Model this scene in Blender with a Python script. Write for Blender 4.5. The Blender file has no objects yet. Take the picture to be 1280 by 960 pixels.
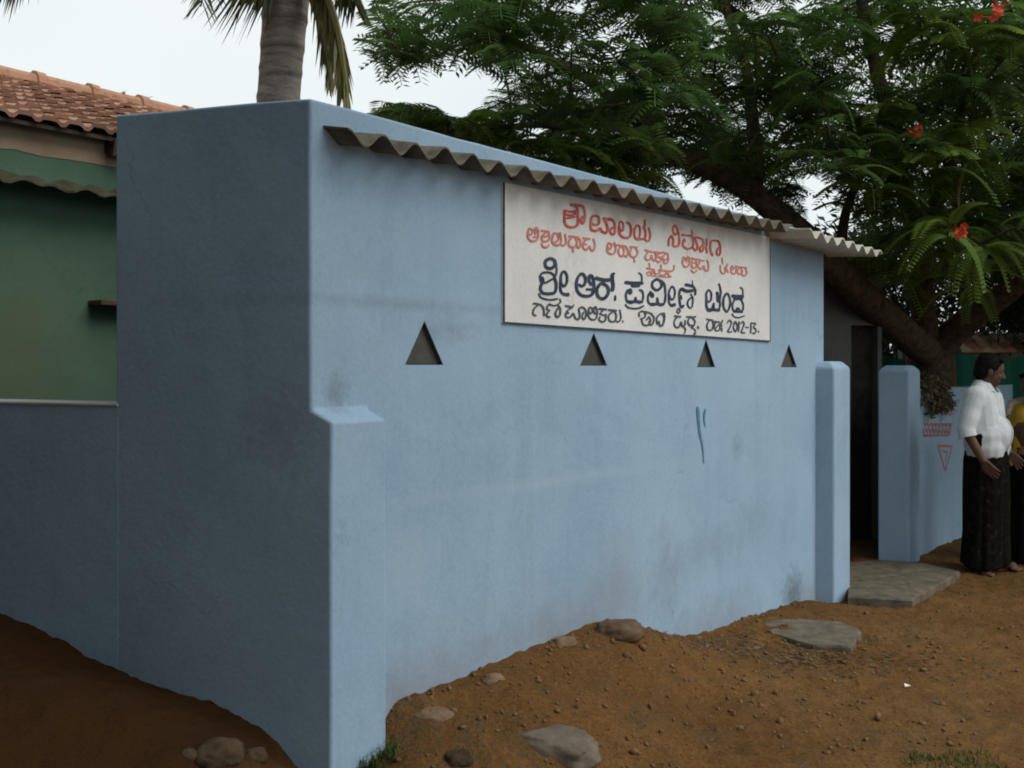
import bpy, bmesh, math, random
import numpy as np
from mathutils import Vector, Matrix, noise as mnoise

R = math.radians
random.seed(7)
RNG = np.random.default_rng(7)
scene = bpy.context.scene
COL = scene.collection

# ------------------------------------------------------------------ camera
F = 1300.0          # focal length in pixels of the 1280 px wide photograph
CX, HY = 640.0, 459.0
CAMZ = 1.56
cam_d = bpy.data.cameras.new('camera')
cam_d.sensor_width = 36.0
cam_d.lens = 36.0 * F / 1280.0
cam_d.shift_y = -(480.0 - HY) / 1280.0
cam_d.clip_start = 0.05
cam_d.clip_end = 2000.0
cam = bpy.data.objects.new('camera', cam_d)
cam.location = (0, 0, CAMZ)
cam.rotation_euler = (R(90), 0, 0)
COL.objects.link(cam)
scene.camera = cam

# ------------------------------------------------------------------ world, sun, exposure
SUN_DIR = Vector((0.93, -0.37, 1.10)).normalized()      # towards the sun
SUN_EL = math.asin(SUN_DIR.z)
SUN_AZ = math.atan2(SUN_DIR.x, SUN_DIR.y)
world = bpy.data.worlds.new('World')
scene.world = world
world.use_nodes = True
nt = world.node_tree
for n in list(nt.nodes):
    nt.nodes.remove(n)
w_out = nt.nodes.new('ShaderNodeOutputWorld')
w_bg = nt.nodes.new('ShaderNodeBackground')
w_bg.inputs['Strength'].default_value = 0.10
sky = nt.nodes.new('ShaderNodeTexSky')
sky.sky_type = 'NISHITA'
sky.sun_disc = False
sky.sun_elevation = SUN_EL
sky.sun_rotation = SUN_AZ
sky.dust_density = 4.0
tc = nt.nodes.new('ShaderNodeTexCoord')
nz = nt.nodes.new('ShaderNodeTexNoise')
nz.inputs['Scale'].default_value = 2.2
nz.inputs['Detail'].default_value = 4.0
nz.inputs['Roughness'].default_value = 0.45
cr = nt.nodes.new('ShaderNodeValToRGB')
cr.color_ramp.elements[0].position = 0.3
cr.color_ramp.elements[0].color = (0.84, 0.93, 0.94, 1)
cr.color_ramp.elements[1].position = 0.75
cr.color_ramp.elements[1].color = (0.97, 1.0, 1.0, 1)
mul = nt.nodes.new('ShaderNodeVectorMath')
mul.operation = 'SCALE'
mul.inputs['Scale'].default_value = 9.4
mx = nt.nodes.new('ShaderNodeMix')
mx.data_type = 'RGBA'
mx.inputs[0].default_value = 0.90
nt.links.new(tc.outputs['Generated'], nz.inputs['Vector'])
nt.links.new(nz.outputs['Fac'], cr.inputs['Fac'])
nt.links.new(cr.outputs['Color'], mul.inputs[0])
nt.links.new(sky.outputs['Color'], mx.inputs[6])
nt.links.new(mul.outputs['Vector'], mx.inputs[7])
nt.links.new(mx.outputs[2], w_bg.inputs['Color'])
nt.links.new(w_bg.outputs['Background'], w_out.inputs['Surface'])

sun_d = bpy.data.lights.new('sun', 'SUN')
sun_d.energy = 1.9
sun_d.angle = R(42)
sun_d.color = (1.0, 0.96, 0.90)
sun = bpy.data.objects.new('sun', sun_d)
sun.rotation_euler = SUN_DIR.to_track_quat('Z', 'Y').to_euler()
COL.objects.link(sun)

vs = scene.view_settings
vs.view_transform = 'Standard'
vs.look = 'None'
vs.exposure = 0.13
vs.gamma = 1.0
vs.use_curve_mapping = False
scene.cycles.max_bounces = 6
scene.cycles.filter_width = 1.9
scene.cycles.use_denoising = True

# ------------------------------------------------------------------ geometry helpers
def V(*a):
    return Vector(a)

def at(px, py, Y):
    """point seen at photo pixel (px, py) and distance Y in front of the camera"""
    return V((px - CX) / F * Y, Y, CAMZ + (HY - py) / F * Y)

D = V(0.6134, 0.7898, 0)                # along the front wall
S = V(-0.9092, 0.4163, 0)               # along the side wall, away from the corner
N = V(0.7898, -0.6134, 0)               # out of the front wall
C0 = V(-0.676, 3.488, 0)                # corner of the block
def W(u, s, z):
    return V(C0.x + u * D.x + s * S.x, C0.y + u * D.y + s * S.y, z)

def u_at(px, s=0.0):
    k = (px - CX) / F
    x0, y0 = C0.x + s * S.x, C0.y + s * S.y
    return (k * y0 - x0) / (D.x - k * D.y)

def uz(px, py, s=0.0):
    u = u_at(px, s)
    Y = C0.y + u * D.y + s * S.y
    return u, CAMZ + (HY - py) / F * Y

class MB:
    """collects geometry and links it as one mesh object"""
    def __init__(self):
        self.v, self.f, self.m, self.c = [], [], [], []
    def add(self, verts, faces, mi=0):
        o = len(self.v)
        self.v.extend([tuple(p) for p in verts])
        for f in faces:
            self.f.append(tuple(i + o for i in f))
            self.m.append(mi)
    def hexa(self, p, mi=0):
        # p: bottom ring of 4, top ring of 4
        self.add(p, [(3, 2, 1, 0), (4, 5, 6, 7), (0, 1, 5, 4), (1, 2, 6, 5), (2, 3, 7, 6), (3, 0, 4, 7)], mi)
    def box(self, c, sx, sy, sz, rz=0, mi=0):
        ca, sa = math.cos(rz), math.sin(rz)
        p = []
        for z in (-sz / 2, sz / 2):
            for x, y in ((-sx / 2, -sy / 2), (sx / 2, -sy / 2), (sx / 2, sy / 2), (-sx / 2, sy / 2)):
                p.append((c[0] + x * ca - y * sa, c[1] + x * sa + y * ca, c[2] + z))
        self.hexa(p, mi)
    def bar(self, a, b, w, h, mi=0):
        a, b = Vector(a), Vector(b)
        t = (b - a).normalized()
        up = V(0, 0, 1) if abs(t.z) < 0.95 else V(1, 0, 0)
        x = t.cross(up).normalized() * w / 2
        y = x.cross(t).normalized() * h / 2
        self.hexa([a - x - y, a + x - y, a + x + y, a - x + y, b - x - y, b + x - y, b + x + y, b - x + y], mi)
    def tube(self, pts, rad, n=8, mi=0, cap=True):
        pts = [Vector(p) for p in pts]
        if not hasattr(rad, '__len__'):
            rad = [rad] * len(pts)
        vs_, fs = [], []
        pn = None
        for i, p in enumerate(pts):
            t = (pts[min(i + 1, len(pts) - 1)] - pts[max(i - 1, 0)]).normalized()
            if pn is None:
                up = V(0, 0, 1) if abs(t.z) < 0.9 else V(1, 0, 0)
                pn = t.cross(up).normalized()
            x = (pn - t * pn.dot(t)).normalized()
            pn = x
            y = t.cross(x)
            for k in range(n):
                a = 2 * math.pi * k / n
                vs_.append(p + (x * math.cos(a) + y * math.sin(a)) * rad[i])
        for i in range(len(pts) - 1):
            for k in range(n):
                k2 = (k + 1) % n
                fs.append((i * n + k, i * n + k2, (i + 1) * n + k2, (i + 1) * n + k))
        if cap:
            fs.append(tuple(range(n - 1, -1, -1)))
            fs.append(tuple((len(pts) - 1) * n + k for k in range(n)))
        self.add(vs_, fs, mi)
    def mesh(self, name):
        me = bpy.data.meshes.new(name)
        me.from_pydata(self.v, [], self.f)
        me.update()
        return me
    def build(self, name, mats, parent=None, smooth=False, bevel=0.0, origin=None):
        me = self.mesh(name)
        if not isinstance(mats, (list, tuple)):
            mats = [mats]
        for m in mats:
            me.materials.append(m)
        if len(mats) > 1:
            me.polygons.foreach_set('material_index', self.m)
        bm = bmesh.new()
        bm.from_mesh(me)
        bmesh.ops.recalc_face_normals(bm, faces=bm.faces)
        if bevel:
            ed = [e for e in bm.edges if len(e.link_faces) == 2 and e.calc_face_angle(0) > 0.6]
            bmesh.ops.bevel(bm, geom=ed, offset=bevel, segments=2, affect='EDGES', profile=0.5)
        bm.to_mesh(me)
        bm.free()
        return link(name, me, parent, smooth, origin)

def wloc(o):
    p = Vector((0, 0, 0))
    while o:
        p += o.location
        o = o.parent
    return p

def link(name, me, parent=None, smooth=False, origin=None):
    """world-space mesh -> object under parent (parents carry no rotation)"""
    o = bpy.data.objects.new(name, me)
    base = wloc(parent) if parent else V(0, 0, 0)
    loc = V(0, 0, 0)
    if origin is not None:
        loc = Vector(origin) - base
    off = base + loc
    if off.length > 0:
        me.transform(Matrix.Translation(-off))
    o.location = loc
    if parent:
        o.parent = parent
    COL.objects.link(o)
    if smooth:
        me.polygons.foreach_set('use_smooth', [True] * len(me.polygons))
    return o

def np_mesh(name, verts, faces, mats, parent=None, smooth=False, tone=None):
    """fast mesh from numpy arrays (all faces with the same number of corners)"""
    me = bpy.data.meshes.new(name)
    verts = np.asarray(verts, dtype=np.float32)
    faces = np.asarray(faces, dtype=np.int32)
    nf, k = faces.shape
    me.vertices.add(len(verts))
    me.vertices.foreach_set('co', verts.ravel())
    me.loops.add(nf * k)
    me.loops.foreach_set('vertex_index', faces.ravel())
    me.polygons.add(nf)
    me.polygons.foreach_set('loop_start', np.arange(0, nf * k, k, dtype=np.int32))
    me.polygons.foreach_set('loop_total', np.full(nf, k, dtype=np.int32))
    me.update(calc_edges=True)
    if tone is not None:
        a = me.attributes.new('tone', 'FLOAT', 'POINT')
        a.data.foreach_set('value', np.asarray(tone, dtype=np.float32))
    for m in (mats if isinstance(mats, (list, tuple)) else [mats]):
        me.materials.append(m)
    return link(name, me, parent, smooth)

def empty(name, loc, label, cat, group=None):
    o = bpy.data.objects.new(name, None)
    o.location = loc
    o.empty_display_size = 0.2
    COL.objects.link(o)
    return tag(o, label, cat, group)

def tag(o, label=None, cat=None, group=None, kind=None):
    if label: o['label'] = label
    if cat: o['category'] = cat
    if group: o['group'] = group
    if kind: o['kind'] = kind
    return o

def evaluated(o):
    dg = bpy.context.evaluated_depsgraph_get()
    dg.update()
    return bpy.data.meshes.new_from_object(o.evaluated_get(dg))

def solve_mods(me, mods):
    """apply modifiers [(type, {settings})] to a mesh; returns the new mesh"""
    t = bpy.data.objects.new('work', me)
    COL.objects.link(t)
    for ty, st in mods:
        m = t.modifiers.new('m', ty)
        for k, v in st.items():
            setattr(m, k, v)
    r = evaluated(t)
    bpy.data.objects.remove(t)
    return r

# ------------------------------------------------------------------ value noise in numpy
_lat = RNG.random((257, 257))
def vnoise(x, y, seed=0):
    x = np.asarray(x) + seed * 17.31
    y = np.asarray(y) + seed * 9.77
    xi, yi = np.floor(x).astype(int), np.floor(y).astype(int)
    fx, fy = x - xi, y - yi
    fx, fy = fx * fx * (3 - 2 * fx), fy * fy * (3 - 2 * fy)
    g = lambda a, b: _lat[a % 256, b % 256]
    return (g(xi, yi) * (1 - fx) * (1 - fy) + g(xi + 1, yi) * fx * (1 - fy)
            + g(xi, yi + 1) * (1 - fx) * fy + g(xi + 1, yi + 1) * fx * fy)
def fbm(x, y, oct_=4, seed=0):
    r, a, t = 0, 1.0, 0
    for i in range(oct_):
        r = r + a * vnoise(x * 2 ** i, y * 2 ** i, seed + i)
        t += a
        a *= 0.5
    return r / t

# ------------------------------------------------------------------ materials
def _nodes(name):
    m = bpy.data.materials.new(name)
    m.use_nodes = True
    t = m.node_tree
    b = t.nodes['Principled BSDF']
    return m, t, b
def _noise(t, scale, detail=5, rough=0.55, vec=None, dist=0.0):
    n = t.nodes.new('ShaderNodeTexNoise')
    n.inputs['Scale'].default_value = scale
    n.inputs['Detail'].default_value = detail
    n.inputs['Roughness'].default_value = rough
    n.inputs['Distortion'].default_value = dist
    if vec is not None:
        t.links.new(vec, n.inputs['Vector'])
    return n.outputs['Fac']
def _ramp(t, fac, stops):
    r = t.nodes.new('ShaderNodeValToRGB')
    e = r.color_ramp.elements
    while len(e) < len(stops):
        e.new(0.5)
    for i, (p, c) in enumerate(stops):
        e[i].position = p
        e[i].color = c if len(c) == 4 else (*c, 1)
    t.links.new(fac, r.inputs['Fac'])
    return r.outputs['Color']
def _mixc(t, fac, a, b, mode='MIX'):
    m = t.nodes.new('ShaderNodeMix')
    m.data_type = 'RGBA'
    m.blend_type = mode
    for i, s in ((0, fac), (6, a), (7, b)):
        if isinstance(s, bpy.types.NodeSocket):
            t.links.new(s, m.inputs[i])
        elif i == 0:
            m.inputs[0].default_value = s
        else:
            m.inputs[i].default_value = s if len(s) == 4 else (*s, 1)
    return m.outputs[2]
def _math(t, op, a, b=None, clamp=False):
    m = t.nodes.new('ShaderNodeMath')
    m.operation = op
    m.use_clamp = clamp
    for i, s in ((0, a), (1, b)):
        if s is None: continue
        if isinstance(s, bpy.types.NodeSocket):
            t.links.new(s, m.inputs[i])
        else:
            m.inputs[i].default_value = s
    return m.outputs[0]
def _pos(t):
    return t.nodes.new('ShaderNodeNewGeometry').outputs['Position']
def _bump(t, b, h, strength=0.3, dist=0.01):
    n = t.nodes.new('ShaderNodeBump')
    n.inputs['Strength'].default_value = strength
    n.inputs['Distance'].default_value = dist
    t.links.new(h, n.inputs['Height'])
    t.links.new(n.outputs['Normal'], b.inputs['Normal'])
def _scaled(t, vec, sc):
    m = t.nodes.new('ShaderNodeVectorMath')
    m.operation = 'MULTIPLY'
    t.links.new(vec, m.inputs[0])
    m.inputs[1].default_value = sc
    return m.outputs[0]

def simple(name, c1, c2, scale=6, rough=0.85, bump=0.2, bscale=None, spec=0.3, detail=5, bdist=0.01, lo=0.3, hi=0.7):
    m, t, b = _nodes(name)
    p = _pos(t)
    n = _noise(t, scale, detail, 0.6, p)
    t.links.new(_ramp(t, n, [(lo, c1), (hi, c2)]), b.inputs['Base Color'])
    b.inputs['Roughness'].default_value = rough
    b.inputs['Specular IOR Level'].default_value = spec
    if bump:
        _bump(t, b, _noise(t, bscale or scale * 6, 6, 0.6, p), bump, bdist)
    return m

def plaster(name, c1, c2, stains=(), scale=1.6):
    """limewashed plaster: mottled coats, brush drag, fine grain and stains of given place and size"""
    m, t, b = _nodes(name)
    p = _pos(t)
    big = _noise(t, scale, 4, 0.55, p)
    col = _ramp(t, big, [(0.32, c1), (0.68, c2)])
    drag = _noise(t, 1.0, 5, 0.65, _scaled(t, p, (9.0, 9.0, 1.3)))
    col = _mixc(t, _math(t, 'MULTIPLY', drag, 0.22), col, [c * 0.72 for c in c1])
    grain = _noise(t, 55, 4, 0.7, p)
    col = _mixc(t, 0.16, col, _ramp(t, grain, [(0.35, (0.5, 0.5, 0.5)), (0.7, (1.2, 1.2, 1.2))]), 'MULTIPLY')
    stre = _noise(t, 1.0, 4, 0.6, _scaled(t, p, (10.0, 10.0, 0.45)))
    col = _mixc(t, _math(t, 'MULTIPLY', _ramp(t, stre, [(0.52, (0, 0, 0)), (0.72, (1, 1, 1))]), 0.13), col, [c * 0.60 for c in c1])
    coat = _noise(t, 0.75, 6, 0.7, p, 1.2)
    col = _mixc(t, _math(t, 'MULTIPLY', _ramp(t, coat, [(0.50, (0, 0, 0)), (0.54, (1, 1, 1))]), 0.10), col, [c * 1.25 for c in c2])
    vo = t.nodes.new('ShaderNodeTexVoronoi')
    vo.feature = 'DISTANCE_TO_EDGE'
    vo.inputs['Scale'].default_value = 1.1
    wv = t.nodes.new('ShaderNodeVectorMath'); wv.operation = 'ADD'
    wn = t.nodes.new('ShaderNodeTexNoise'); wn.inputs['Scale'].default_value = 5.0; wn.inputs['Detail'].default_value = 5.0
    t.links.new(p, wn.inputs['Vector'])
    sw = t.nodes.new('ShaderNodeVectorMath'); sw.operation = 'SCALE'; sw.inputs['Scale'].default_value = 0.35
    t.links.new(wn.outputs['Color'], sw.inputs[0])
    t.links.new(p, wv.inputs[0]); t.links.new(sw.outputs[0], wv.inputs[1])
    t.links.new(wv.outputs[0], vo.inputs['Vector'])
    crk = _ramp(t, vo.outputs['Distance'], [(0.0, (1, 1, 1)), (0.006, (0, 0, 0))])
    crk = _math(t, 'MULTIPLY', crk, _ramp(t, _noise(t, 1.3, 3, 0.5, p), [(0.52, (0, 0, 0)), (0.62, (1, 1, 1))]))
    col = _mixc(t, _math(t, 'MULTIPLY', crk, 0.40), col, [c * 0.45 for c in c1])
    chips = _noise(t, 14, 6, 0.7, p)
    col = _mixc(t, _math(t, 'MULTIPLY', _ramp(t, chips, [(0.70, (0, 0, 0)), (0.76, (1, 1, 1))]), 0.35), col, (0.16, 0.18, 0.19))
    for (c, r, sc, colr, k, nsc, edge) in stains:
        d = t.nodes.new('ShaderNodeVectorMath')
        d.operation = 'SUBTRACT'
        t.links.new(p, d.inputs[0])
        d.inputs[1].default_value = c
        ln = t.nodes.new('ShaderNodeVectorMath')
        ln.operation = 'LENGTH'
        t.links.new(_scaled(t, d.outputs[0], sc), ln.inputs[0])
        q = _math(t, 'DIVIDE', ln.outputs['Value'], r)
        ns = _noise(t, nsc, 6, 0.65, p)
        q = _math(t, 'ADD', q, _math(t, 'MULTIPLY', _math(t, 'SUBTRACT', ns, 0.5), edge))
        fac = _math(t, 'SUBTRACT', 1.0, q, True)
        fac = _math(t, 'MULTIPLY', fac, k, True)
        col = _mixc(t, fac, col, colr)
    t.links.new(col, b.inputs['Base Color'])
    b.inputs['Roughness'].default_value = 0.9
    b.inputs['Specular IOR Level'].default_value = 0.2
    h = _math(t, 'ADD', _math(t, 'MULTIPLY', _noise(t, 5, 4, 0.5, p), 1.0), _math(t, 'MULTIPLY', grain, 0.25))
    _bump(t, b, h, 0.35, 0.012)
    return m

def leafmat(name, dark, light, trans=0.25, rough=0.5):
    m, t, b = _nodes(name)
    a = t.nodes.new('ShaderNodeAttribute')
    a.attribute_name = 'tone'
    col = _ramp(t, a.outputs['Fac'], [(0.0, dark), (1.0, light)])
    t.links.new(col, b.inputs['Base Color'])
    b.inputs['Roughness'].default_value = rough
    b.inputs['Specular IOR Level'].default_value = 0.25
    tr = t.nodes.new('ShaderNodeBsdfTranslucent')
    t.links.new(col, tr.inputs['Color'])
    mxs = t.nodes.new('ShaderNodeMixShader')
    mxs.inputs[0].default_value = trans
    t.links.new(b.outputs[0], mxs.inputs[1])
    t.links.new(tr.outputs[0], mxs.inputs[2])
    t.links.new(mxs.outputs[0], t.nodes['Material Output'].inputs['Surface'])
    return m

BL1, BL2 = (0.248, 0.370, 0.498), (0.300, 0.428, 0.558)
BROWN, SOOT = (0.17, 0.10, 0.055), (0.07, 0.075, 0.075)
def wp(px, py):
    u, z = uz(px, py)
    return tuple(W(u, 0, z))
M = {}
M['blue'] = plaster('blue_limewash', BL1, BL2, [
    (wp(770, 745), 0.34, (1, 1, 0.9), BROWN, 0.28, 7, 0.9),
    (wp(640, 800), 0.62, (0.5, 0.5, 2.2), (0.20, 0.17, 0.14), 0.17, 6, 0.9),
    (wp(700, 792), 0.30, (0.6, 0.6, 1.4), BROWN, 0.30, 8, 1.2),
    (wp(560, 852), 0.26, (0.6, 0.6, 1.4), BROWN, 0.30, 8, 1.2),
    (wp(497, 884), 0.20, (1, 1, 0.8), BROWN, 0.35, 10, 1.3),
    (wp(890, 784), 0.34, (0.5, 0.5, 1.6), BROWN, 0.30, 9, 1.3),
    (wp(1010, 748), 0.30, (0.6, 0.6, 1.4), BROWN, 0.30, 9, 1.3),
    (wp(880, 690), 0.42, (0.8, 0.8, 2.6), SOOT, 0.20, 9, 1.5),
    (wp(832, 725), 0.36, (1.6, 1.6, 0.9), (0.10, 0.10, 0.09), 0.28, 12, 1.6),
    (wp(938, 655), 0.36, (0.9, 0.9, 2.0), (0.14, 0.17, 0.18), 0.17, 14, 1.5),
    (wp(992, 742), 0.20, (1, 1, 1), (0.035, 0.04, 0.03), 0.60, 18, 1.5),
    (wp(560, 412), 0.22, (1, 1, 3.2), (0.10, 0.12, 0.13), 0.30, 24, 1.8),
    (wp(500, 380), 0.55, (0.55, 0.55, 16), (0.16, 0.22, 0.28), 0.40, 16, 1.2),
    (wp(700, 600), 0.6, (0.4, 0.4, 14), (0.36, 0.46, 0.56), 0.30, 12, 1.2),
    (wp(420, 492), 0.10, (1.4, 1.4, 0.9), (0.08, 0.10, 0.11), 0.45, 40, 1.8),
    (wp(922, 560), 0.10, (1, 1, 1), (0.12, 0.15, 0.16), 0.35, 40, 1.6),
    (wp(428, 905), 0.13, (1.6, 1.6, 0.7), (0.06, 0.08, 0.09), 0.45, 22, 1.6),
    (wp(500, 700), 0.30, (1.0, 1.0, 1.0), (0.42, 0.50, 0.55), 0.17, 10, 1.4),
    (tuple(W(0, 0.15, 1.35)), 0.20, (1, 1, 1), (0.12, 0.14, 0.15), 0.30, 26, 1.8),
    (tuple(W(0, 0.9, 0.5)), 0.6, (0.6, 0.6, 1.8), (0.18, 0.16, 0.13), 0.23, 5, 1.2),
])
M['blue_wall'] = plaster('blue_limewash_boundary', BL1, BL2)
M['blue_pillar'] = plaster('blue_limewash_pillar', (0.252, 0.374, 0.500), (0.315, 0.440, 0.568))
M['coping'] = plaster('bare_coping', (0.34, 0.38, 0.38), (0.45, 0.48, 0.47))
M['green_house'] = plaster('green_limewash', (0.062, 0.125, 0.086), (0.092, 0.165, 0.115), [
    (tuple(at(70, 395, 5.4)), 0.7, (0.7, 0.7, 1), (0.12, 0.17, 0.11), 0.35, 4, 1.0),
    (tuple(at(10, 450, 5.3)), 0.5, (1, 1, 0.8), (0.11, 0.11, 0.065), 0.5, 5, 1.2),
], 1.1)
M['mud_band'] = plaster('bare_mud_plaster', (0.24, 0.18, 0.125), (0.36, 0.28, 0.20), (), 3)
M['cement'] = simple('weathered_cement_sheet', (0.06, 0.052, 0.036), (0.20, 0.18, 0.14), 9, 0.9, 0.25)
M['moss'] = simple('mossy_cement_edge', (0.03, 0.033, 0.018), (0.09, 0.085, 0.05), 18, 0.95, 0.3)
M['cement_pale'] = simple('pale_cement_sheet', (0.40, 0.385, 0.34), (0.58, 0.56, 0.50), 9, 0.9, 0.2)
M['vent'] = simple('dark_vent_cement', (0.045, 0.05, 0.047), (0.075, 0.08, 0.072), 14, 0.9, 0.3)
M['sill'] = simple('vent_sill_cement', (0.17, 0.19, 0.19), (0.25, 0.27, 0.26), 20, 0.9, 0.2)
M['sign'] = plaster('cream_sign_paint', (0.60, 0.61, 0.60), (0.68, 0.69, 0.68), (), 2.5)
M['red_paint'] = simple('red_sign_paint', (0.42, 0.055, 0.04), (0.56, 0.20, 0.16), 24, 0.7, 0, lo=0.42, hi=0.75)
M['pale_red_paint'] = simple('pale_red_sign_paint', (0.47, 0.13, 0.10), (0.56, 0.23, 0.19), 35, 0.7, 0)
M['navy_paint'] = simple('navy_sign_paint', (0.014, 0.027, 0.058), (0.065, 0.088, 0.135), 22, 0.65, 0, lo=0.42, hi=0.78)
M['grey_navy_paint'] = simple('thin_navy_sign_paint', (0.03, 0.04, 0.06), (0.08, 0.10, 0.13), 35, 0.7, 0)
M['blue_paint'] = simple('bright_blue_paint', (0.045, 0.13, 0.21), (0.10, 0.24, 0.34), 60, 0.7, 0)
M['wall_red'] = simple('faded_red_lettering', (0.36, 0.08, 0.08), (0.45, 0.20, 0.21), 50, 0.8, 0)
M['slab'] = simple('worn_granite', (0.07, 0.058, 0.04), (0.165, 0.137, 0.10), 12, 0.85, 0.5, 60)
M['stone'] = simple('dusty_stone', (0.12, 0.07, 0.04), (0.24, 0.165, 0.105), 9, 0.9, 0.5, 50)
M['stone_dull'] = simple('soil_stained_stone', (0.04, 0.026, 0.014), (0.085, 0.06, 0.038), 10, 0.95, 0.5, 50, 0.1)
M['stone_mound'] = simple('earthy_stone', (0.075, 0.048, 0.028), (0.17, 0.12, 0.075), 9, 0.95, 0.5, 50, 0.1)
M['clod'] = simple('soil_clods', (0.10, 0.052, 0.022), (0.22, 0.135, 0.07), 30, 0.95, 0.4, 80, 0.1)
M['stone_grey'] = simple('grey_field_stone', (0.08, 0.060, 0.042), (0.19, 0.155, 0.115), 9, 0.9, 0.5, 50)
M['grey_wall'] = plaster('unpainted_cement_plaster', (0.10, 0.105, 0.10), (0.16, 0.165, 0.16), (), 2.5)
M['dark_door'] = simple('old_dark_timber', (0.022, 0.022, 0.02), (0.055, 0.05, 0.045), 8, 0.85, 0.3, None, 0.1)
M['wood'] = simple('old_timber', (0.045, 0.03, 0.02), (0.10, 0.07, 0.045), 10, 0.85, 0.3)
M['bark'] = simple('brown_bark', (0.05, 0.036, 0.024), (0.15, 0.11, 0.075), 14, 0.95, 1.0, 30, 0.1, bdist=0.05)
M['twig'] = simple('bleached_twig', (0.30, 0.27, 0.22), (0.42, 0.39, 0.33), 20, 0.9, 0)
M['pod'] = simple('green_brown_pod', (0.08, 0.075, 0.028), (0.13, 0.115, 0.045), 20, 0.7, 0)
M['flower'] = simple('scarlet_petals', (0.45, 0.035, 0.02), (0.62, 0.09, 0.03), 20, 0.6, 0)
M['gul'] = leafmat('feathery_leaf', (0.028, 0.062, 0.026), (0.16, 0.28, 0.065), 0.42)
M['gul_lit'] = leafmat('lit_feathery_leaf', (0.05, 0.10, 0.03), (0.23, 0.35, 0.075), 0.45)  # lighter copy of the leaf colour, standing for open sky light on front sprays
M['backleaf'] = leafmat('dense_dark_leaf', (0.010, 0.022, 0.010), (0.035, 0.065, 0.020), 0.15)
M['palm_leaf'] = leafmat('palm_leaflet', (0.05, 0.07, 0.025), (0.26, 0.235, 0.10), 0.35)
M['drybush'] = leafmat('dry_leaf', (0.075, 0.06, 0.035), (0.17, 0.145, 0.09), 0.2)
M['litter'] = leafmat('trodden_dry_leaf', (0.05, 0.035, 0.018), (0.17, 0.125, 0.07), 0.1)
M['grass'] = leafmat('grass_blade', (0.03, 0.06, 0.012), (0.09, 0.14, 0.03), 0.3)
M['tarp'] = simple('green_plastic_sheet', (0.008, 0.105, 0.072), (0.013, 0.15, 0.10), 3, 0.7, 0.1, None, 0.15)
M['skin'] = simple('brown_skin', (0.085, 0.043, 0.027), (0.13, 0.068, 0.042), 12, 0.6, 0.05)
M['shirt'] = simple('white_cotton', (0.54, 0.59, 0.63), (0.66, 0.71, 0.74), 6, 0.9, 0.4, 9, bdist=0.02)
M['shirt_trim'] = simple('grey_white_cotton', (0.42, 0.45, 0.47), (0.52, 0.55, 0.56), 8, 0.9, 0.1)
M['hair'] = simple('black_hair', (0.004, 0.0035, 0.0035), (0.010, 0.008, 0.007), 40, 0.7, 0.4, 120, 0.1)
M['yellow'] = simple('mustard_cloth', (0.46, 0.27, 0.025), (0.60, 0.38, 0.05), 7, 0.85, 0.3, 14)
M['pink'] = simple('faded_pink_cloth', (0.48, 0.40, 0.38), (0.58, 0.50, 0.47), 9, 0.9, 0.2)
M['skirt'] = simple('dark_skirt_cloth', (0.006, 0.005, 0.005), (0.014, 0.010, 0.009), 20, 0.95, 0.2, None, 0.05)
M['eye'] = simple('eye_white', (0.16, 0.14, 0.13), (0.22, 0.2, 0.19), 5, 0.6, 0)
M['paper'] = simple('white_scrap', (0.7, 0.7, 0.68), (0.8, 0.8, 0.78), 5, 0.7, 0)
M['cable'] = simple('black_cable', (0.02, 0.02, 0.02), (0.03, 0.03, 0.03), 5, 0.6, 0)

def lungi_mat():
    m, t, b = _nodes('dark_checked_lungi')
    p = _pos(t)
    n = _noise(t, 26, 3, 0.6, p)
    col = _ramp(t, n, [(0.5, (0.006, 0.006, 0.005)), (0.66, (0.016, 0.014, 0.010)), (0.74, (0.04, 0.034, 0.022))])
    t.links.new(col, b.inputs['Base Color'])
    b.inputs['Roughness'].default_value = 0.95
    b.inputs['Specular IOR Level'].default_value = 0.05
    return m
M['lungi'] = lungi_mat()

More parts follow.
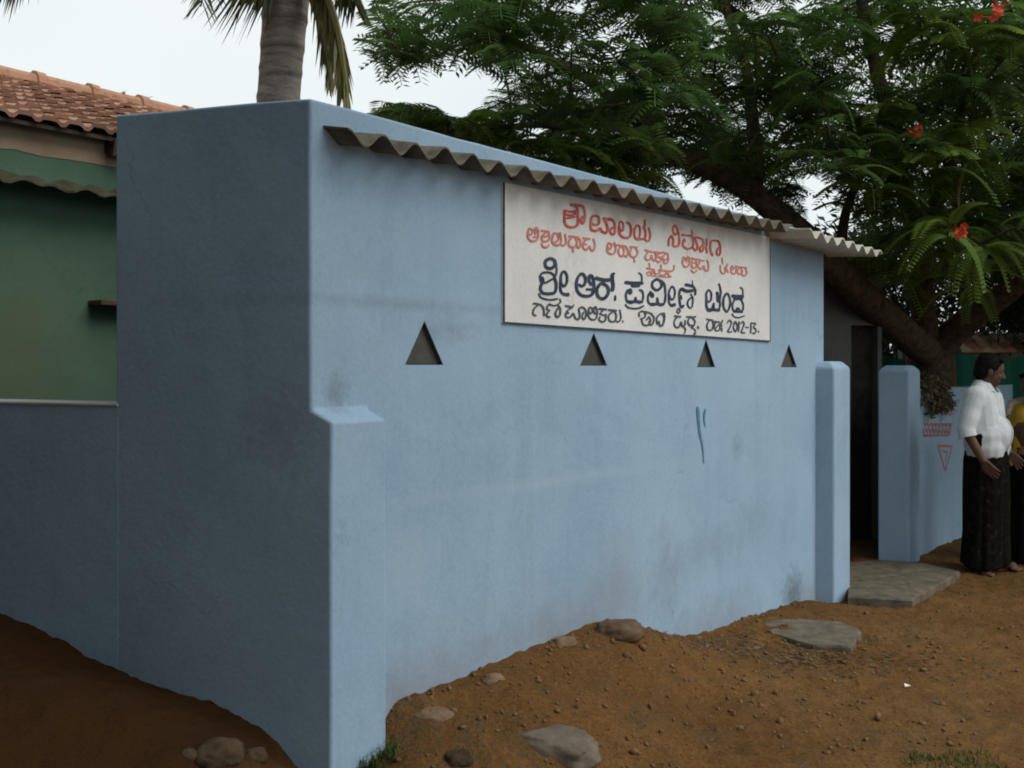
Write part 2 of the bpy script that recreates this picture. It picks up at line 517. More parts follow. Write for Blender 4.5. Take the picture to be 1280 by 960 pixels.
def soil_mat():
    m, t, b = _nodes('red_soil')
    p = _pos(t)
    big = _noise(t, 0.9, 5, 0.6, p)
    col = _ramp(t, big, [(0.30, (0.105, 0.050, 0.016)), (0.5, (0.158, 0.080, 0.027)), (0.72, (0.205, 0.115, 0.043))])
    mid = _noise(t, 7, 6, 0.65, p)
    col = _mixc(t, _math(t, 'MULTIPLY', _ramp(t, mid, [(0.45, (0, 0, 0)), (0.68, (1, 1, 1))]), 0.55), col, (0.105, 0.062, 0.032))
    gr = _noise(t, 60, 5, 0.7, p)
    col = _mixc(t, 0.55, col, _ramp(t, gr, [(0.32, (0.35, 0.33, 0.32)), (0.55, (1, 1, 1)), (0.75, (1.5, 1.5, 1.45))]), 'MULTIPLY')
    # trodden litter: grey-green flecks in patches
    lit = _noise(t, 1.7, 5, 0.6, p)
    fl = _noise(t, 38, 4, 0.7, p)
    f = _math(t, 'MULTIPLY', _ramp(t, lit, [(0.52, (0, 0, 0)), (0.66, (1, 1, 1))]), _ramp(t, fl, [(0.48, (0, 0, 0)), (0.58, (1, 1, 1))]))
    col = _mixc(t, _math(t, 'MULTIPLY', f, 0.7), col, (0.075, 0.065, 0.040))
    # shade by the side wall, put into the soil colour as a dark patch
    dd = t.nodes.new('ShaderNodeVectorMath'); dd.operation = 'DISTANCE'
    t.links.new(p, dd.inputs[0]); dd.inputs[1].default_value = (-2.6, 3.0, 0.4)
    painted_shade = _math(t, 'ADD', _math(t, 'DIVIDE', dd.outputs['Value'], 2.3), _math(t, 'MULTIPLY', _math(t, 'SUBTRACT', _noise(t, 2.5, 5, 0.6, p), 0.5), 0.7))
    col = _mixc(t, _math(t, 'MULTIPLY', _ramp(t, painted_shade, [(0.75, (1, 1, 1)), (1.0, (0, 0, 0))]), 0.92), col, (0.032, 0.014, 0.005))
    t.links.new(col, b.inputs['Base Color'])
    b.inputs['Roughness'].default_value = 0.95
    b.inputs['Specular IOR Level'].default_value = 0.08
    h = _math(t, 'ADD', _noise(t, 16, 6, 0.7, p), _math(t, 'MULTIPLY', gr, 0.5))
    _bump(t, b, h, 0.8, 0.03)
    return m
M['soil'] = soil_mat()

def tile_mat():
    m, t, b = _nodes('clay_roof_tile')
    a = t.nodes.new('ShaderNodeAttribute')
    a.attribute_name = 'tone'
    p = _pos(t)
    col = _ramp(t, a.outputs['Fac'], [(0.0, (0.12, 0.06, 0.04)), (0.3, (0.38, 0.19, 0.12)), (0.65, (0.50, 0.29, 0.18)), (1.0, (0.58, 0.40, 0.26))])
    g = _noise(t, 22, 6, 0.7, p)
    col = _mixc(t, _math(t, 'MULTIPLY', _ramp(t, g, [(0.5, (0, 0, 0)), (0.68, (1, 1, 1))]), 0.6), col, (0.10, 0.06, 0.05))
    t.links.new(col, b.inputs['Base Color'])
    b.inputs['Roughness'].default_value = 0.9
    return m
M['tile'] = tile_mat()
def trunk_palm_mat():
    m, t, b = _nodes('ringed_palm_trunk')
    p = _pos(t)
    n = _noise(t, 1.0, 5, 0.6, _scaled(t, p, (6, 6, 24)))
    col = _ramp(t, n, [(0.3, (0.15, 0.125, 0.105)), (0.5, (0.29, 0.25, 0.215)), (0.75, (0.42, 0.375, 0.33))])
    sx = t.nodes.new('ShaderNodeSeparateXYZ')
    t.links.new(p, sx.inputs[0])
    fr = _math(t, 'FRACT', _math(t, 'ADD', _math(t, 'MULTIPLY', sx.outputs['Z'], 6.2), _math(t, 'MULTIPLY', _noise(t, 3.0, 2, 0.5, p), 0.35)))
    col = _mixc(t, _ramp(t, fr, [(0.0, (0.5, 0.5, 0.5)), (0.12, (0.3, 0.3, 0.3)), (0.22, (0, 0, 0))]), col, (0.07, 0.055, 0.045))
    t.links.new(col, b.inputs['Base Color'])
    b.inputs['Roughness'].default_value = 0.95
    _bump(t, b, _noise(t, 1.0, 6, 0.7, _scaled(t, p, (30, 30, 60))), 0.6, 0.02)
    return m
M['palm_trunk'] = trunk_palm_mat()

# ------------------------------------------------------------------ ground
def zw(px, py):      # ground height where it meets the front wall
    return uz(px, py)[1]
def side_pt(px, py):
    k = (px - CX) / F
    s = (k * C0.y - C0.x) / (S.x - k * S.y)
    P = W(0, s, 0)
    return P.x, P.y, CAMZ + (HY - py) / F * P.y
ctrl = []
for px, py in ((430, 952), (462, 938), (490, 886), (520, 869), (560, 854), (600, 838), (650, 814), (700, 793), (740, 778),
               (770, 774), (800, 784), (840, 797), (900, 784), (960, 764), (1000, 753), (1030, 749)):
    u, z = uz(px, py)
    P = W(u, 0, 0)
    ctrl.append((P.x, P.y, z))
for px, py in ((0, 765), (60, 790), (120, 825), (200, 858), (250, 880), (310, 908), (350, 938), (372, 962), (388, 975)):
    ctrl.append(side_pt(px, py))
ctrl += [(-3.6, 4.9, 0.66), (-5, 5.6, 0.66)]
def gp(px, py, z):
    Y = F * (CAMZ - z) / (py - HY)
    return ((px - CX) / F * Y, Y, z)
ctrl += [gp(540, 955, 0.20), gp(640, 955, 0.19), gp(760, 950, 0.14), gp(680, 900, 0.25), gp(780, 860, 0.22), gp(860, 880, 0.12),
         gp(940, 820, 0.10), gp(1000, 955, 0.06), gp(1250, 955, 0.02), gp(1060, 800, 0.04), gp(1150, 830, 0.01), gp(1250, 800, 0.0),
         gp(1210, 714, 0.0), gp(1290, 712, 0.0), gp(1100, 720, 0.0), gp(1150, 703, 0.0), gp(1200, 668, 0.0), gp(1260, 740, 0.0),
         gp(300, 965, 0.30), gp(150, 900, 0.45), gp(30, 900, 0.50), gp(100, 965, 0.38), gp(430, 975, 0.12),
         (0, 2.0, 0.10), (-2, 1.5, 0.2), (2, 1.5, 0.0), (-4, 2, 0.4), (5, 3, 0.0), (6, 7, 0.0), (3, 12, 0.0), (-3, 9, 0.3), (-1, 6, 0.3),
         (1.5, 9, 0.05), (-6, -3, 0.1), (0, -4, 0.0), (6, -4, 0.0), (9, 10, 0.0), (-9, 6, 0.5), (-8, 12, 0.3), (0, 14, 0.0), (9, 16, 0.0)]
ctrl = np.array(ctrl)
def tps_fit(c):
    n = len(c)
    d = np.linalg.norm(c[:, None, :2] - c[None, :, :2], axis=2)
    K = np.where(d > 0, d * d * np.log(d + 1e-12), 0) + np.eye(n) * 0.002
    Pm = np.hstack([np.ones((n, 1)), c[:, :2]])
    A = np.zeros((n + 3, n + 3))
    A[:n, :n], A[:n, n:], A[n:, :n] = K, Pm, Pm.T
    return np.linalg.solve(A, np.concatenate([c[:, 2], np.zeros(3)]))
_tw = tps_fit(ctrl)
def ground_z(x, y, rough=True):
    x, y = np.asarray(x, float), np.asarray(y, float)
    xc, yc = np.clip(x, -9, 9), np.clip(y, -4, 16)
    z = _tw[-3] + _tw[-2] * xc + _tw[-1] * yc
    for i, (cx_, cy_, _) in enumerate(ctrl):
        d2 = (xc - cx_) ** 2 + (yc - cy_) ** 2
        z = z + _tw[i] * 0.5 * d2 * np.log(d2 + 1e-12)
    z = np.clip(z, -0.12, 0.75)
    far = np.clip((np.maximum(np.abs(x), np.abs(y - 5)) - 12) / 12, 0, 1)
    z = z * (1 - far)
    if rough:
        z = z + (fbm(x * 2.1, y * 2.1, 4, 3) - 0.5) * 0.05 * (1 - far)
        z = z + (fbm(x * 11, y * 11, 3, 5) - 0.5) * 0.035 * (1 - far) * (0.4 + 0.6 * np.clip(1.6 - x * 0.35, 0, 1))
        z = z + (fbm(x * 24, y * 24, 2, 8) - 0.5) * 0.020 * (1 - far)
    return z
def gz(x, y):
    return float(ground_z(np.array([x]), np.array([y]))[0])
fx = np.arange(-3.2, 5.6, 0.022)
ext = np.array([0.05, 0.15, 0.4, 0.9, 1.8, 3.2, 5.5, 9, 15, 25, 45, 90, 180, 400])
xs = np.concatenate([fx[0] - ext[::-1], fx, fx[-1] + ext])
fy = np.arange(2.7, 9.2, 0.022)
ys = np.concatenate([fy[0] - ext[::-1], fy, fy[-1] + ext])
GX, GY = np.meshgrid(xs, ys)
GZ = ground_z(GX, GY)
nx, ny = len(xs), len(ys)
idx = np.arange(nx * ny).reshape(ny, nx)
fc = np.stack([idx[:-1, :-1], idx[:-1, 1:], idx[1:, 1:], idx[1:, :-1]], -1).reshape(-1, 4)
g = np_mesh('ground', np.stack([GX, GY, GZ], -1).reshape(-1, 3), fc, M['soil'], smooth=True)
tag(g, kind='structure')

# ------------------------------------------------------------------ the blue block
ZT = CAMZ + (HY - 123) / F * C0.y           # parapet top
U1 = u_at(1030)                             # right end of the front wall
SD = 0.872                                  # depth of the block
TH = 0.14
block = empty('toilet_block', W(0, 0, 0), 'long pale blue limewashed block with four triangular vents under a corrugated ledge', 'building')

def prism(fp, z0, z1):
    b = MB()
    n = len(fp)
    b.add([(*p[:2], z0) for p in fp] + [(*p[:2], z1 if not isinstance(z1, (list, tuple)) else z1[i]) for i, p in enumerate(fp)],
          [tuple(range(n - 1, -1, -1)), tuple(range(n, 2 * n))] + [(i, (i + 1) % n, n + (i + 1) % n, n + i) for i in range(n)])
    return b
def subdivided(me, cuts):
    bm = bmesh.new()
    bm.from_mesh(me)
    bmesh.ops.recalc_face_normals(bm, faces=bm.faces)
    bm.to_mesh(me)
    bm.free()
    return me
ZB = CAMZ + (HY - 143.4) / F * W(0, SD, 0).y
LW = lambda u, s, z: V(u, s, z)       # local (along, inwards, up); turned to the world after the booleans
outer = prism([LW(0, 0, 0), LW(U1, 0, 0), LW(U1, SD, 0), LW(0, SD, 0)], -0.6, [ZT, ZT, ZB, ZB]).mesh('outer')
inner = prism([LW(TH, TH, 0), LW(U1 - TH, TH, 0), LW(U1 - TH, SD - TH, 0), LW(TH, SD - TH, 0)], -0.2, 4.0).mesh('inner')
# end pier of the low side wall, standing proud of the front wall, with a splayed top
s_p = -0.083
zp0, zp1 = CAMZ + (HY - 512) / F * C0.y, CAMZ + (HY - 528) / F * W(0, s_p, 0).y
u_p = u_at(483, s_p)
pier_b = MB()
pier_b.hexa([LW(0, s_p, -0.6), LW(u_p, s_p, -0.6), LW(u_p, 0.05, -0.6), LW(0, 0.05, -0.6),
             LW(0, s_p, zp1), LW(u_p, s_p, zp1), LW(u_p, 0.05, zp0 + 0.022), LW(0, 0.05, zp0 + 0.022)])
pier = pier_b.mesh('pier')
vents_px = [((506, 456), (554, 456), (530, 401)), ((725, 457), (759, 457), (742, 416)), ((871, 459), (894, 459), (883.5, 424)), ((976, 459), (996, 459), (987, 430))]
vents = []
for l, r_, a in vents_px:
    ul, zl = uz(*l); ur, zr = uz(*r_); ua, za = uz(*a)
    vents.append(((ul + ur) / 2, zl, (ur - ul), za - zl))
VD = 0.022
cut = MB()
for (uc, z0, w, h) in vents:
    t = [(uc - w / 2, z0), (uc + w / 2, z0), (uc, z0 + h)]
    p = [LW(u, -0.05, z) for u, z in t] + [LW(u, VD, z) for u, z in t]
    cut.add(p, [(0, 1, 2), (5, 4, 3), (0, 3, 4, 1), (1, 4, 5, 2), (2, 5, 3, 0)])
cutm = cut.mesh('cut')
for me_ in (outer, inner, pier, cutm):
    subdivided(me_, 0)
tmp = []
for me_ in (inner, pier, cutm):
    o = bpy.data.objects.new('tmp', me_)
    COL.objects.link(o)
    tmp.append(o)
wall_me = solve_mods(outer, [
    ('BOOLEAN', dict(operation='DIFFERENCE', object=tmp[0], solver='EXACT')),
    ('BOOLEAN', dict(operation='UNION', object=tmp[1], solver='EXACT')),
    ('BEVEL', dict(width=0.010, segments=3, limit_method='ANGLE', angle_limit=R(40))),
    ('BOOLEAN', dict(operation='DIFFERENCE', object=tmp[2], solver='EXACT')),
])
bm = bmesh.new(); bm.from_mesh(wall_me)
for k in range(1, 38):
    bmesh.ops.bisect_plane(bm, geom=bm.verts[:] + bm.edges[:] + bm.faces[:], plane_co=(k * 0.125 + 0.0137, 0, 0), plane_no=(1, 0, 0))
for k in range(-3, 21):
    bmesh.ops.bisect_plane(bm, geom=bm.verts[:] + bm.edges[:] + bm.faces[:], plane_co=(0, 0, k * 0.125 + 0.0071), plane_no=(0, 0, 1))
for k in range(1, 8):
    bmesh.ops.bisect_plane(bm, geom=bm.verts[:] + bm.edges[:] + bm.faces[:], plane_co=(0, k * 0.125 + 0.0043, 0), plane_no=(0, 1, 0))
bm.to_mesh(wall_me); bm.free()
for v in wall_me.vertices:
    p = v.co.copy()
    top = max(0, min(1, (p.z - 2.3) / 0.1))
    p.z += top * (0.006 * mnoise.noise((p.x * 1.7, p.y * 1.7, 3)) + 0.003 * mnoise.noise((p.x * 6, p.y * 6, 3)))
    crn = max(0, 1 - abs(v.co.x) / 0.1) * max(0, 1 - v.co.y / 0.4)
    p.x += 0.005 * crn * (mnoise.noise((v.co.z * 2.5, 1, 1)) + 0.6 * mnoise.noise((v.co.z * 8, 4, 1)))
    p.y += 0.0022 * mnoise.noise((v.co.x * 2.2, v.co.z * 2.2, 9))
    v.co = W(*p)
wall_me.update()
for o in tmp:
    bpy.data.objects.remove(o)
wall_me.materials.clear()
wall_me.materials.append(M['blue'])
link('wall', wall_me, block)
rb = MB()
rb.hexa([W(TH, TH, 2.18), W(U1 - TH, TH, 2.18), W(U1 - TH, SD - TH, 2.18), W(TH, SD - TH, 2.18),
         W(TH, TH, 2.26), W(U1 - TH, TH, 2.26), W(U1 - TH, SD - TH, 2.24), W(TH, SD - TH, 2.24)])
rb.build('roof', M['cement'], block)
for (uc, z0, w, h) in vents:
    # recessed triangular vent: dark back, lined reveals
    e = 0.003
    w2, h2 = w - 0.004, h - 0.005
    t = [(uc - w2 / 2, z0 + 0.003), (uc + w2 / 2, z0 + 0.003), (uc, z0 + h2)]
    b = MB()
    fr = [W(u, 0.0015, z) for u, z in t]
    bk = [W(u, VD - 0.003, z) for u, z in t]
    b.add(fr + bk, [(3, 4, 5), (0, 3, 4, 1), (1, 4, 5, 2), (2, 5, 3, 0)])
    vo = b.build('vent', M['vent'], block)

def corrugated(u0, u1, s_front, s_back, zf, zb, pitch, amp, th, name, m, parent, z_slope=0.0, wob=0.0, s_slope=0.0):
    n = int((u1 - u0) / pitch * 14)
    vts, fs = [], []
    for i in range(n + 1):
        u = u0 + (u1 - u0) * i / n
        ph = 2 * math.pi * (u - u0) / pitch
        dz = amp * math.cos(ph) + z_slope * (u - u0) + wob * (mnoise.noise((u * 1.3, 3.1, 0.2)))
        ds = wob * mnoise.noise((u * 2.1, 8.3, 1.7)) + s_slope * (u - u0)
        for s_, z_ in ((s_front + ds, zf + 0.012 * mnoise.noise((round((u - u0) / pitch) * 3.7, 0.5, 2.2))), (s_back, zb)):
            for k in (0, 1):
                vts.append(W(u, s_, z_ + dz + k * th))
    for i in range(n):
        a, b_ = 4 * i, 4 * (i + 1)
        fs += [(a, b_, b_ + 2, a + 2), (a + 1, a + 3, b_ + 3, b_ + 1), (a, a + 1, b_ + 1, b_), (a + 2, b_ + 2, b_ + 3, a + 3)]
    fs += [(0, 2, 3, 1), (4 * n, 4 * n + 1, 4 * n + 3, 4 * n + 2)]
    b = MB()
    b.add(vts, fs)
    o = b.build(name, m, parent)
    o.data.polygons.foreach_set('use_smooth', [False] * len(o.data.polygons))
    return o
u_a1 = u_at(955)
corrugated(0.055, u_a1 - 0.01, -0.100, 0.03, 2.336, 2.356, 0.160, 0.025, 0.007, 'awning_sheet', M['cement'], block, 0.0145, 0.008, -0.022)
corrugated(u_a1, u_a1 + 1.30, -0.275, 0.05, 2.362, 2.375, 0.180, 0.024, 0.009, 'roof_sheet', M['cement_pale'], block, -0.016, 0.003)

# blue brush mark on the wall
def ribbon_wall(pts, w, name, m, parent, off=0.003):
    b = MB()
    pts = [Vector((*uz(*p), 0)) for p in pts]
    L, Rr = [], []
    for i, p in enumerate(pts):
        t = (pts[min(i + 1, len(pts) - 1)] - pts[max(i - 1, 0)]).normalized()
        nrm = V(-t.y, t.x, 0) * w[i] / 2
        L.append(p + nrm); Rr.append(p - nrm)
    vts = [W(q.x, -off, q.y) for q in L] + [W(q.x, -off, q.y) for q in Rr]
    n = len(pts)
    b.add(vts, [(i, i + 1, n + i + 1, n + i) for i in range(n - 1)])
    return b.build(name, m, parent)
ribbon_wall([(871, 508.5), (871.8, 516), (872.6, 526), (874, 541), (876.5, 552), (878.3, 565), (879, 579)], [0.022, 0.034, 0.030, 0.024, 0.019, 0.014, 0.007], 'paint_mark', M['blue_paint'], block, 0.0042)
ribbon_wall([(881.3, 511), (879.6, 518), (879.6, 526), (881.2, 534)], [0.014, 0.022, 0.014, 0.006], 'paint_mark', M['blue_paint'], block, 0.0042)

# ------------------------------------------------------------------ low wall running left of the block
def wall_run(name, P0, dirv, length, thv, z0, z1, m, label, cap=None):
    root = empty(name, P0, label, 'wall')
    b = MB()
    nseg = max(2, int(length / 0.25))
    for i in range(nseg):
        pass
    A, B = Vector(P0), Vector(P0) + dirv * length
    q = [A, B, B + thv, A + thv]
    b.hexa([V(p.x, p.y, z0) for p in q] + [V(p.x, p.y, z1) for p in q])
    b.build('masonry', m, root, bevel=0.0 if cap else 0.008)
    if cap:
        c = MB()
        e = 0.004
        q = [A - thv.normalized() * e, B - thv.normalized() * e, B + thv * 1.01, A + thv * 1.01]
        c.hexa([V(p.x, p.y, z1 + 0.001) for p in q] + [V(p.x, p.y, z1 + 0.013) for p in q])
        c.build('coping', cap, root, bevel=0.003)
    return root
wall_run('boundary_wall', W(-0.0004, SD - 0.014, 0), S, 4.2, D * 0.22, -0.4, zp0 - 0.005, M['blue_wall'],
         'low blue boundary wall with pale top left of the block, in front of the green house', M['coping'])

# ------------------------------------------------------------------ gate pillars and the wall to the right
def pillar(P, w, dp, h, label):
    root = empty('gate_pillar', P, label, 'gate pillar', 'gate pillars')
    b = MB()
    def ring(ins, z):
        return [P + D * ins + S * ins, P + D * (w - ins) + S * ins, P + D * (w - ins) + S * (dp - ins), P + D * ins + S * (dp - ins)], z
    rings = [ring(0, -0.4), ring(0, h - 0.042), ring(0.040, h)]
    vts = []
    for q, z in rings:
        vts += [V(p.x, p.y, z) for p in q]
    fs = [(3, 2, 1, 0), (8, 9, 10, 11)]
    for k in range(2):
        for i in range(4):
            j = (i + 1) % 4
            fs.append((4 * k + i, 4 * k + j, 4 * k + 4 + j, 4 * k + 4 + i))
    b.add(vts, fs)
    b.build('shaft', M['blue_pillar'], root, bevel=0.014)
    return root
P1 = W(u_at(1043, -0.122), -0.122, 0)
pillar(P1, 0.30, 0.16, 1.60, 'slim blue gate pillar joined to the right end of the block')
P2 = P1 + D * 1.60
pillar(P2, 0.29, 0.235, 1.575, 'free standing blue gate pillar beyond the doorway, nearer the man')
WR = P2 + D * 0.292 + S * 0.06
rw = wall_run('boundary_wall', WR, D, 5.5, S * 0.16, -0.4, 1.375, M['blue_wall'],
              'blue boundary wall with faded red lettering behind the man in white shirt')
# faded red lettering and an inverted triangle painted on that wall
def wall_stroke_obj(strokes, name, m, parent):
    b = MB()
    k = 0
    for pts, wd in strokes:
        for a_, c_ in zip(pts[:-1], pts[1:]):
            def onw(px, py):
                kx = (px - CX) / F
                u = (kx * WR.y - WR.x) / (D.x - kx * D.y)
                P = WR + D * u
                return u, CAMZ + (HY - py) / F * P.y
            k += 1
            a2, c2 = Vector(onw(*a_)), Vector(onw(*c_))
            t = (c2 - a2).normalized()
            nn = Vector((-t.y, t.x)) * wd / 2
            off = 0.002 + 0.0003 * k
            vv = [a2 - nn - t * wd * .3, c2 - nn + t * wd * .3, c2 + nn + t * wd * .3, a2 + nn - t * wd * .3]
            b.add([WR + D * q.x - S * off + V(0, 0, q.y) for q in vv], [(0, 1, 2, 3)])
    return b.build(name, m, parent)
random.seed(11)
st = []
for (x0, x1, yb, hh) in ((1154, 1186, 541, 12), (1177, 1190, 515, 13)):
    x = x0
    while x < x1:
        st.append(([(x, yb - hh), (x + 2.2, yb - hh + 3), (x + 2.4, yb - 3), (x + 0.4, yb), (x - .6, yb - 5)], 0.016))
        st.append(([(x + 2.6, yb - hh + 1), (x + 4, yb - hh + 1)], 0.016))
        x += 4.4
    st.append(([(x0, yb + 2.5), (x1, yb + 2)], 0.012))
wall_stroke_obj(st, 'lettering', M['wall_red'], rw)
wall_stroke_obj([([(1172, 557), (1190, 558), (1181.5, 588), (1172, 557)], 0.022), ([(1178, 564), (1184, 564.5), (1181.5, 576)], 0.014)], 'triangle_emblem', M['wall_red'], rw)

# ------------------------------------------------------------------ the sign on the wall
sg = empty('wall_sign', W(*[uz(626, 404)[0], -0.008], uz(626, 404)[1]), 'white sign panel with red and navy hand painted lettering on the blue wall', 'sign')
ul0, zl0 = uz(626.5, 404); ur0, zr0 = uz(961, 427)
ztl, ztr = 2.325, 2.36
b = MB()
q = [(ul0, zl0), (ur0, zr0), (ur0, ztr), (ul0, ztl)]
b.add([W(u, -0.008, z) for u, z in q] + [W(u, 0.004, z) for u, z in q],
      [(0, 1, 2, 3), (7, 6, 5, 4), (0, 4, 5, 1), (1, 5, 6, 2), (2, 6, 7, 3), (3, 7, 4, 0)])
b.build('panel', M['sign'], sg)
b = MB()
def edge_strip(a, c, w):
    a, c = Vector(a), Vector(c)
    t = (c - a).normalized()
    n_ = Vector((-t.y, t.x)) * w
    p = [a, c, c + n_, a + n_]
    b.add([W(k.x, -0.0105, k.y) for k in p] + [W(k.x, -0.0085, k.y) for k in p],
          [(0, 1, 2, 3), (7, 6, 5, 4), (0, 4, 5, 1), (1, 5, 6, 2), (2, 6, 7, 3), (3, 7, 4, 0)])
edge_strip((ul0, ztl), (ul0, zl0), 0.010)
edge_strip((ul0 + 0.0105, zl0), (ur0 - 0.006, zr0), 0.0065)
edge_strip((ur0, zr0), (ur0, ztr), 0.005)
b.build('border', M['navy_paint'], sg)

def spline(pts, k=6):
    if len(pts) < 3: return pts
    closed = pts[0] == pts[-1]
    P = [np.array(p, float) for p in pts]
    out = []
    n = len(P)
    for i in range(n - 1):
        p0 = P[i - 1] if i > 0 else (P[-2] if closed else P[0])
        p3 = P[i + 2] if i + 2 < n else (P[1] if closed else P[-1])
        p1, p2 = P[i], P[i + 1]
        for j in range(k):
            t = j / k
            out.append(tuple(0.5 * ((2 * p1) + (-p0 + p2) * t + (2 * p0 - 5 * p1 + 4 * p2 - p3) * t * t + (-p0 + 3 * p1 - 3 * p2 + p3) * t ** 3)))
    out.append(tuple(P[-1]))
    return out

def lettering(name, strokes, region, m, off=0.0105, h=0.36, parent=None):
    """hand painted strokes (photo pixel polylines with widths) filled as one thin film of paint on the panel"""
    x0, y0, x1, y1 = region
    nx_, ny_ = int((x1 - x0) / h) + 1, int((y1 - y0) / h) + 1
    Fd = np.full((ny_, nx_), -9.0)
    for pts, w in strokes:
        P = spline(pts)
        for (ax, ay), (bx, by) in zip(P[:-1], P[1:]):
            r = w / 2
            i0, i1 = max(0, int((min(ax, bx) - r - x0) / h) - 1), min(nx_, int((max(ax, bx) + r - x0) / h) + 3)
            j0, j1 = max(0, int((min(ay, by) - r - y0) / h) - 1), min(ny_, int((max(ay, by) + r - y0) / h) + 3)
            if i0 >= i1 or j0 >= j1: continue
            X, Y = np.meshgrid(x0 + h * np.arange(i0, i1), y0 + h * np.arange(j0, j1))
            dx, dy = bx - ax, by - ay
            L2 = dx * dx + dy * dy + 1e-9
            t = np.clip(((X - ax) * dx + (Y - ay) * dy) / L2, 0, 1)
            d = r - np.hypot(X - ax - t * dx, Y - ay - t * dy)
            Fd[j0:j1, i0:i1] = np.maximum(Fd[j0:j1, i0:i1], d)
    X, Y = np.meshgrid(np.arange(nx_), np.arange(ny_))
    Fd = Fd + (fbm(X * 0.16, Y * 0.16, 2, 4) - 0.5) * 0.55
    Fd[Fd < -3] = -3
    verts, faces, cache = [], [], {}
    def vid(key, x, y):
        if key not in cache:
            cache[key] = len(verts)
            u, z = uz(x0 + x * h, y0 + y * h)
            verts.append(W(u, -off, z))
        return cache[key]
    js, is_ = np.nonzero(np.maximum(np.maximum(Fd[:-1, :-1], Fd[1:, :-1]), np.maximum(Fd[:-1, 1:], Fd[1:, 1:])) > 0)
    for j, i in zip(js.tolist(), is_.tolist()):
        cs = [(i, j), (i + 1, j), (i + 1, j + 1), (i, j + 1)]
        poly = []
        for a in range(4):
            (xa, ya), (xb, yb) = cs[a], cs[(a + 1) % 4]
            fa, fb = Fd[ya, xa], Fd[yb, xb]
            if fa > 0:
                poly.append(vid((xa, ya), xa, ya))
            if (fa > 0) != (fb > 0):
                t = fa / (fa - fb)
                key = ((xa, ya), (xb, yb)) if (xa, ya) < (xb, yb) else ((xb, yb), (xa, ya))
                poly.append(vid(key, xa + (xb - xa) * t, ya + (yb - ya) * t))
        if len(poly) >= 3:
            faces.append(poly)
    me = bpy.data.meshes.new(name)
    me.from_pydata(verts, [], faces)
    me.materials.append(m)
    return link(name, me, parent)

def zmap(ox, oy, k, strokes):
    return [([(ox + x / k, oy + y / k) for x, y in pts], w / k) for pts, w in strokes]

# line 1, red
L1 = zmap(690, 248, 16, [
    ([(345, 118), (440, 138), (540, 145), (592, 185), (616, 300), (610, 430), (575, 505), (542, 450), (565, 370)], 40), ([(360, 130), (450, 145), (520, 150)], 56),
    ([(215, 245), (320, 268), (455, 258)], 44), ([(225, 320), (330, 345), (455, 300)], 40), ([(240, 402), (330, 392), (445, 362)], 30),
    ([(210, 250), (212, 470), (260, 552), (350, 580), (450, 552), (482, 450), (468, 255)], 46), ([(440, 165), (475, 240)], 36),
    ([(770, 360), (880, 362), (902, 440), (880, 520), (765, 520), (742, 440), (770, 360)], 42),
    ([(738, 480), (742, 620), (845, 650), (920, 605), (960, 662), (1040, 692), (1072, 600), (1040, 480), (1010, 410)], 44),
    ([(995, 402), (1110, 410), (1190, 450), (1222, 560), (1218, 680), (1180, 722), (1132, 690), (1125, 620), (1180, 590)], 42), ([(1000, 405), (1150, 425)], 54)])
L1 += zmap(760, 260, 16, [
    ([(215, 268), (262, 310), (268, 420), (228, 455), (190, 390), (192, 290)], 34),
    ([(185, 380), (190, 500), (240, 572), (340, 602), (402, 560), (426, 450), (400, 335), (345, 288)], 44),
    ([(500, 430), (535, 350), (590, 370), (606, 480), (585, 600)], 34), ([(492, 410), (492, 540), (530, 622), (620, 622), (700, 600), (712, 480), (672, 385)], 36),
    ([(690, 612), (740, 662), (790, 640), (808, 530), (780, 405)], 36), ([(702, 250), (692, 370)], 36)])
L1 += zmap(828, 270, 16, [
    ([(90, 592), (94, 470), (150, 395)], 36), ([(210, 185), (262, 260), (270, 330), (222, 372), (178, 320), (178, 240), (210, 185)], 32),
    ([(265, 290), (302, 420), (295, 570), (230, 612), (176, 580), (180, 480), (155, 400)], 38),
    ([(368, 380), (560, 396)], 38), ([(550, 290), (562, 392)], 24), ([(405, 480), (410, 500)], 40),
    ([(400, 465), (368, 580), (440, 650), (540, 642), (584, 560), (562, 400)], 38), ([(575, 640), (640, 690), (664, 600), (618, 455)], 34),
    ([(605, 430), (700, 438), (772, 480), (788, 600), (770, 690), (730, 712), (715, 640), (760, 590)], 34),
    ([(850, 468), (852, 570), (838, 640), (856, 735)], 34),
    ([(930, 540), (945, 498), (1020, 492), (1090, 512), (1122, 620), (1120, 750), (1080, 790), (1048, 720), (1085, 640)], 34), ([(932, 520), (918, 640), (940, 720), (968, 782)], 38)])
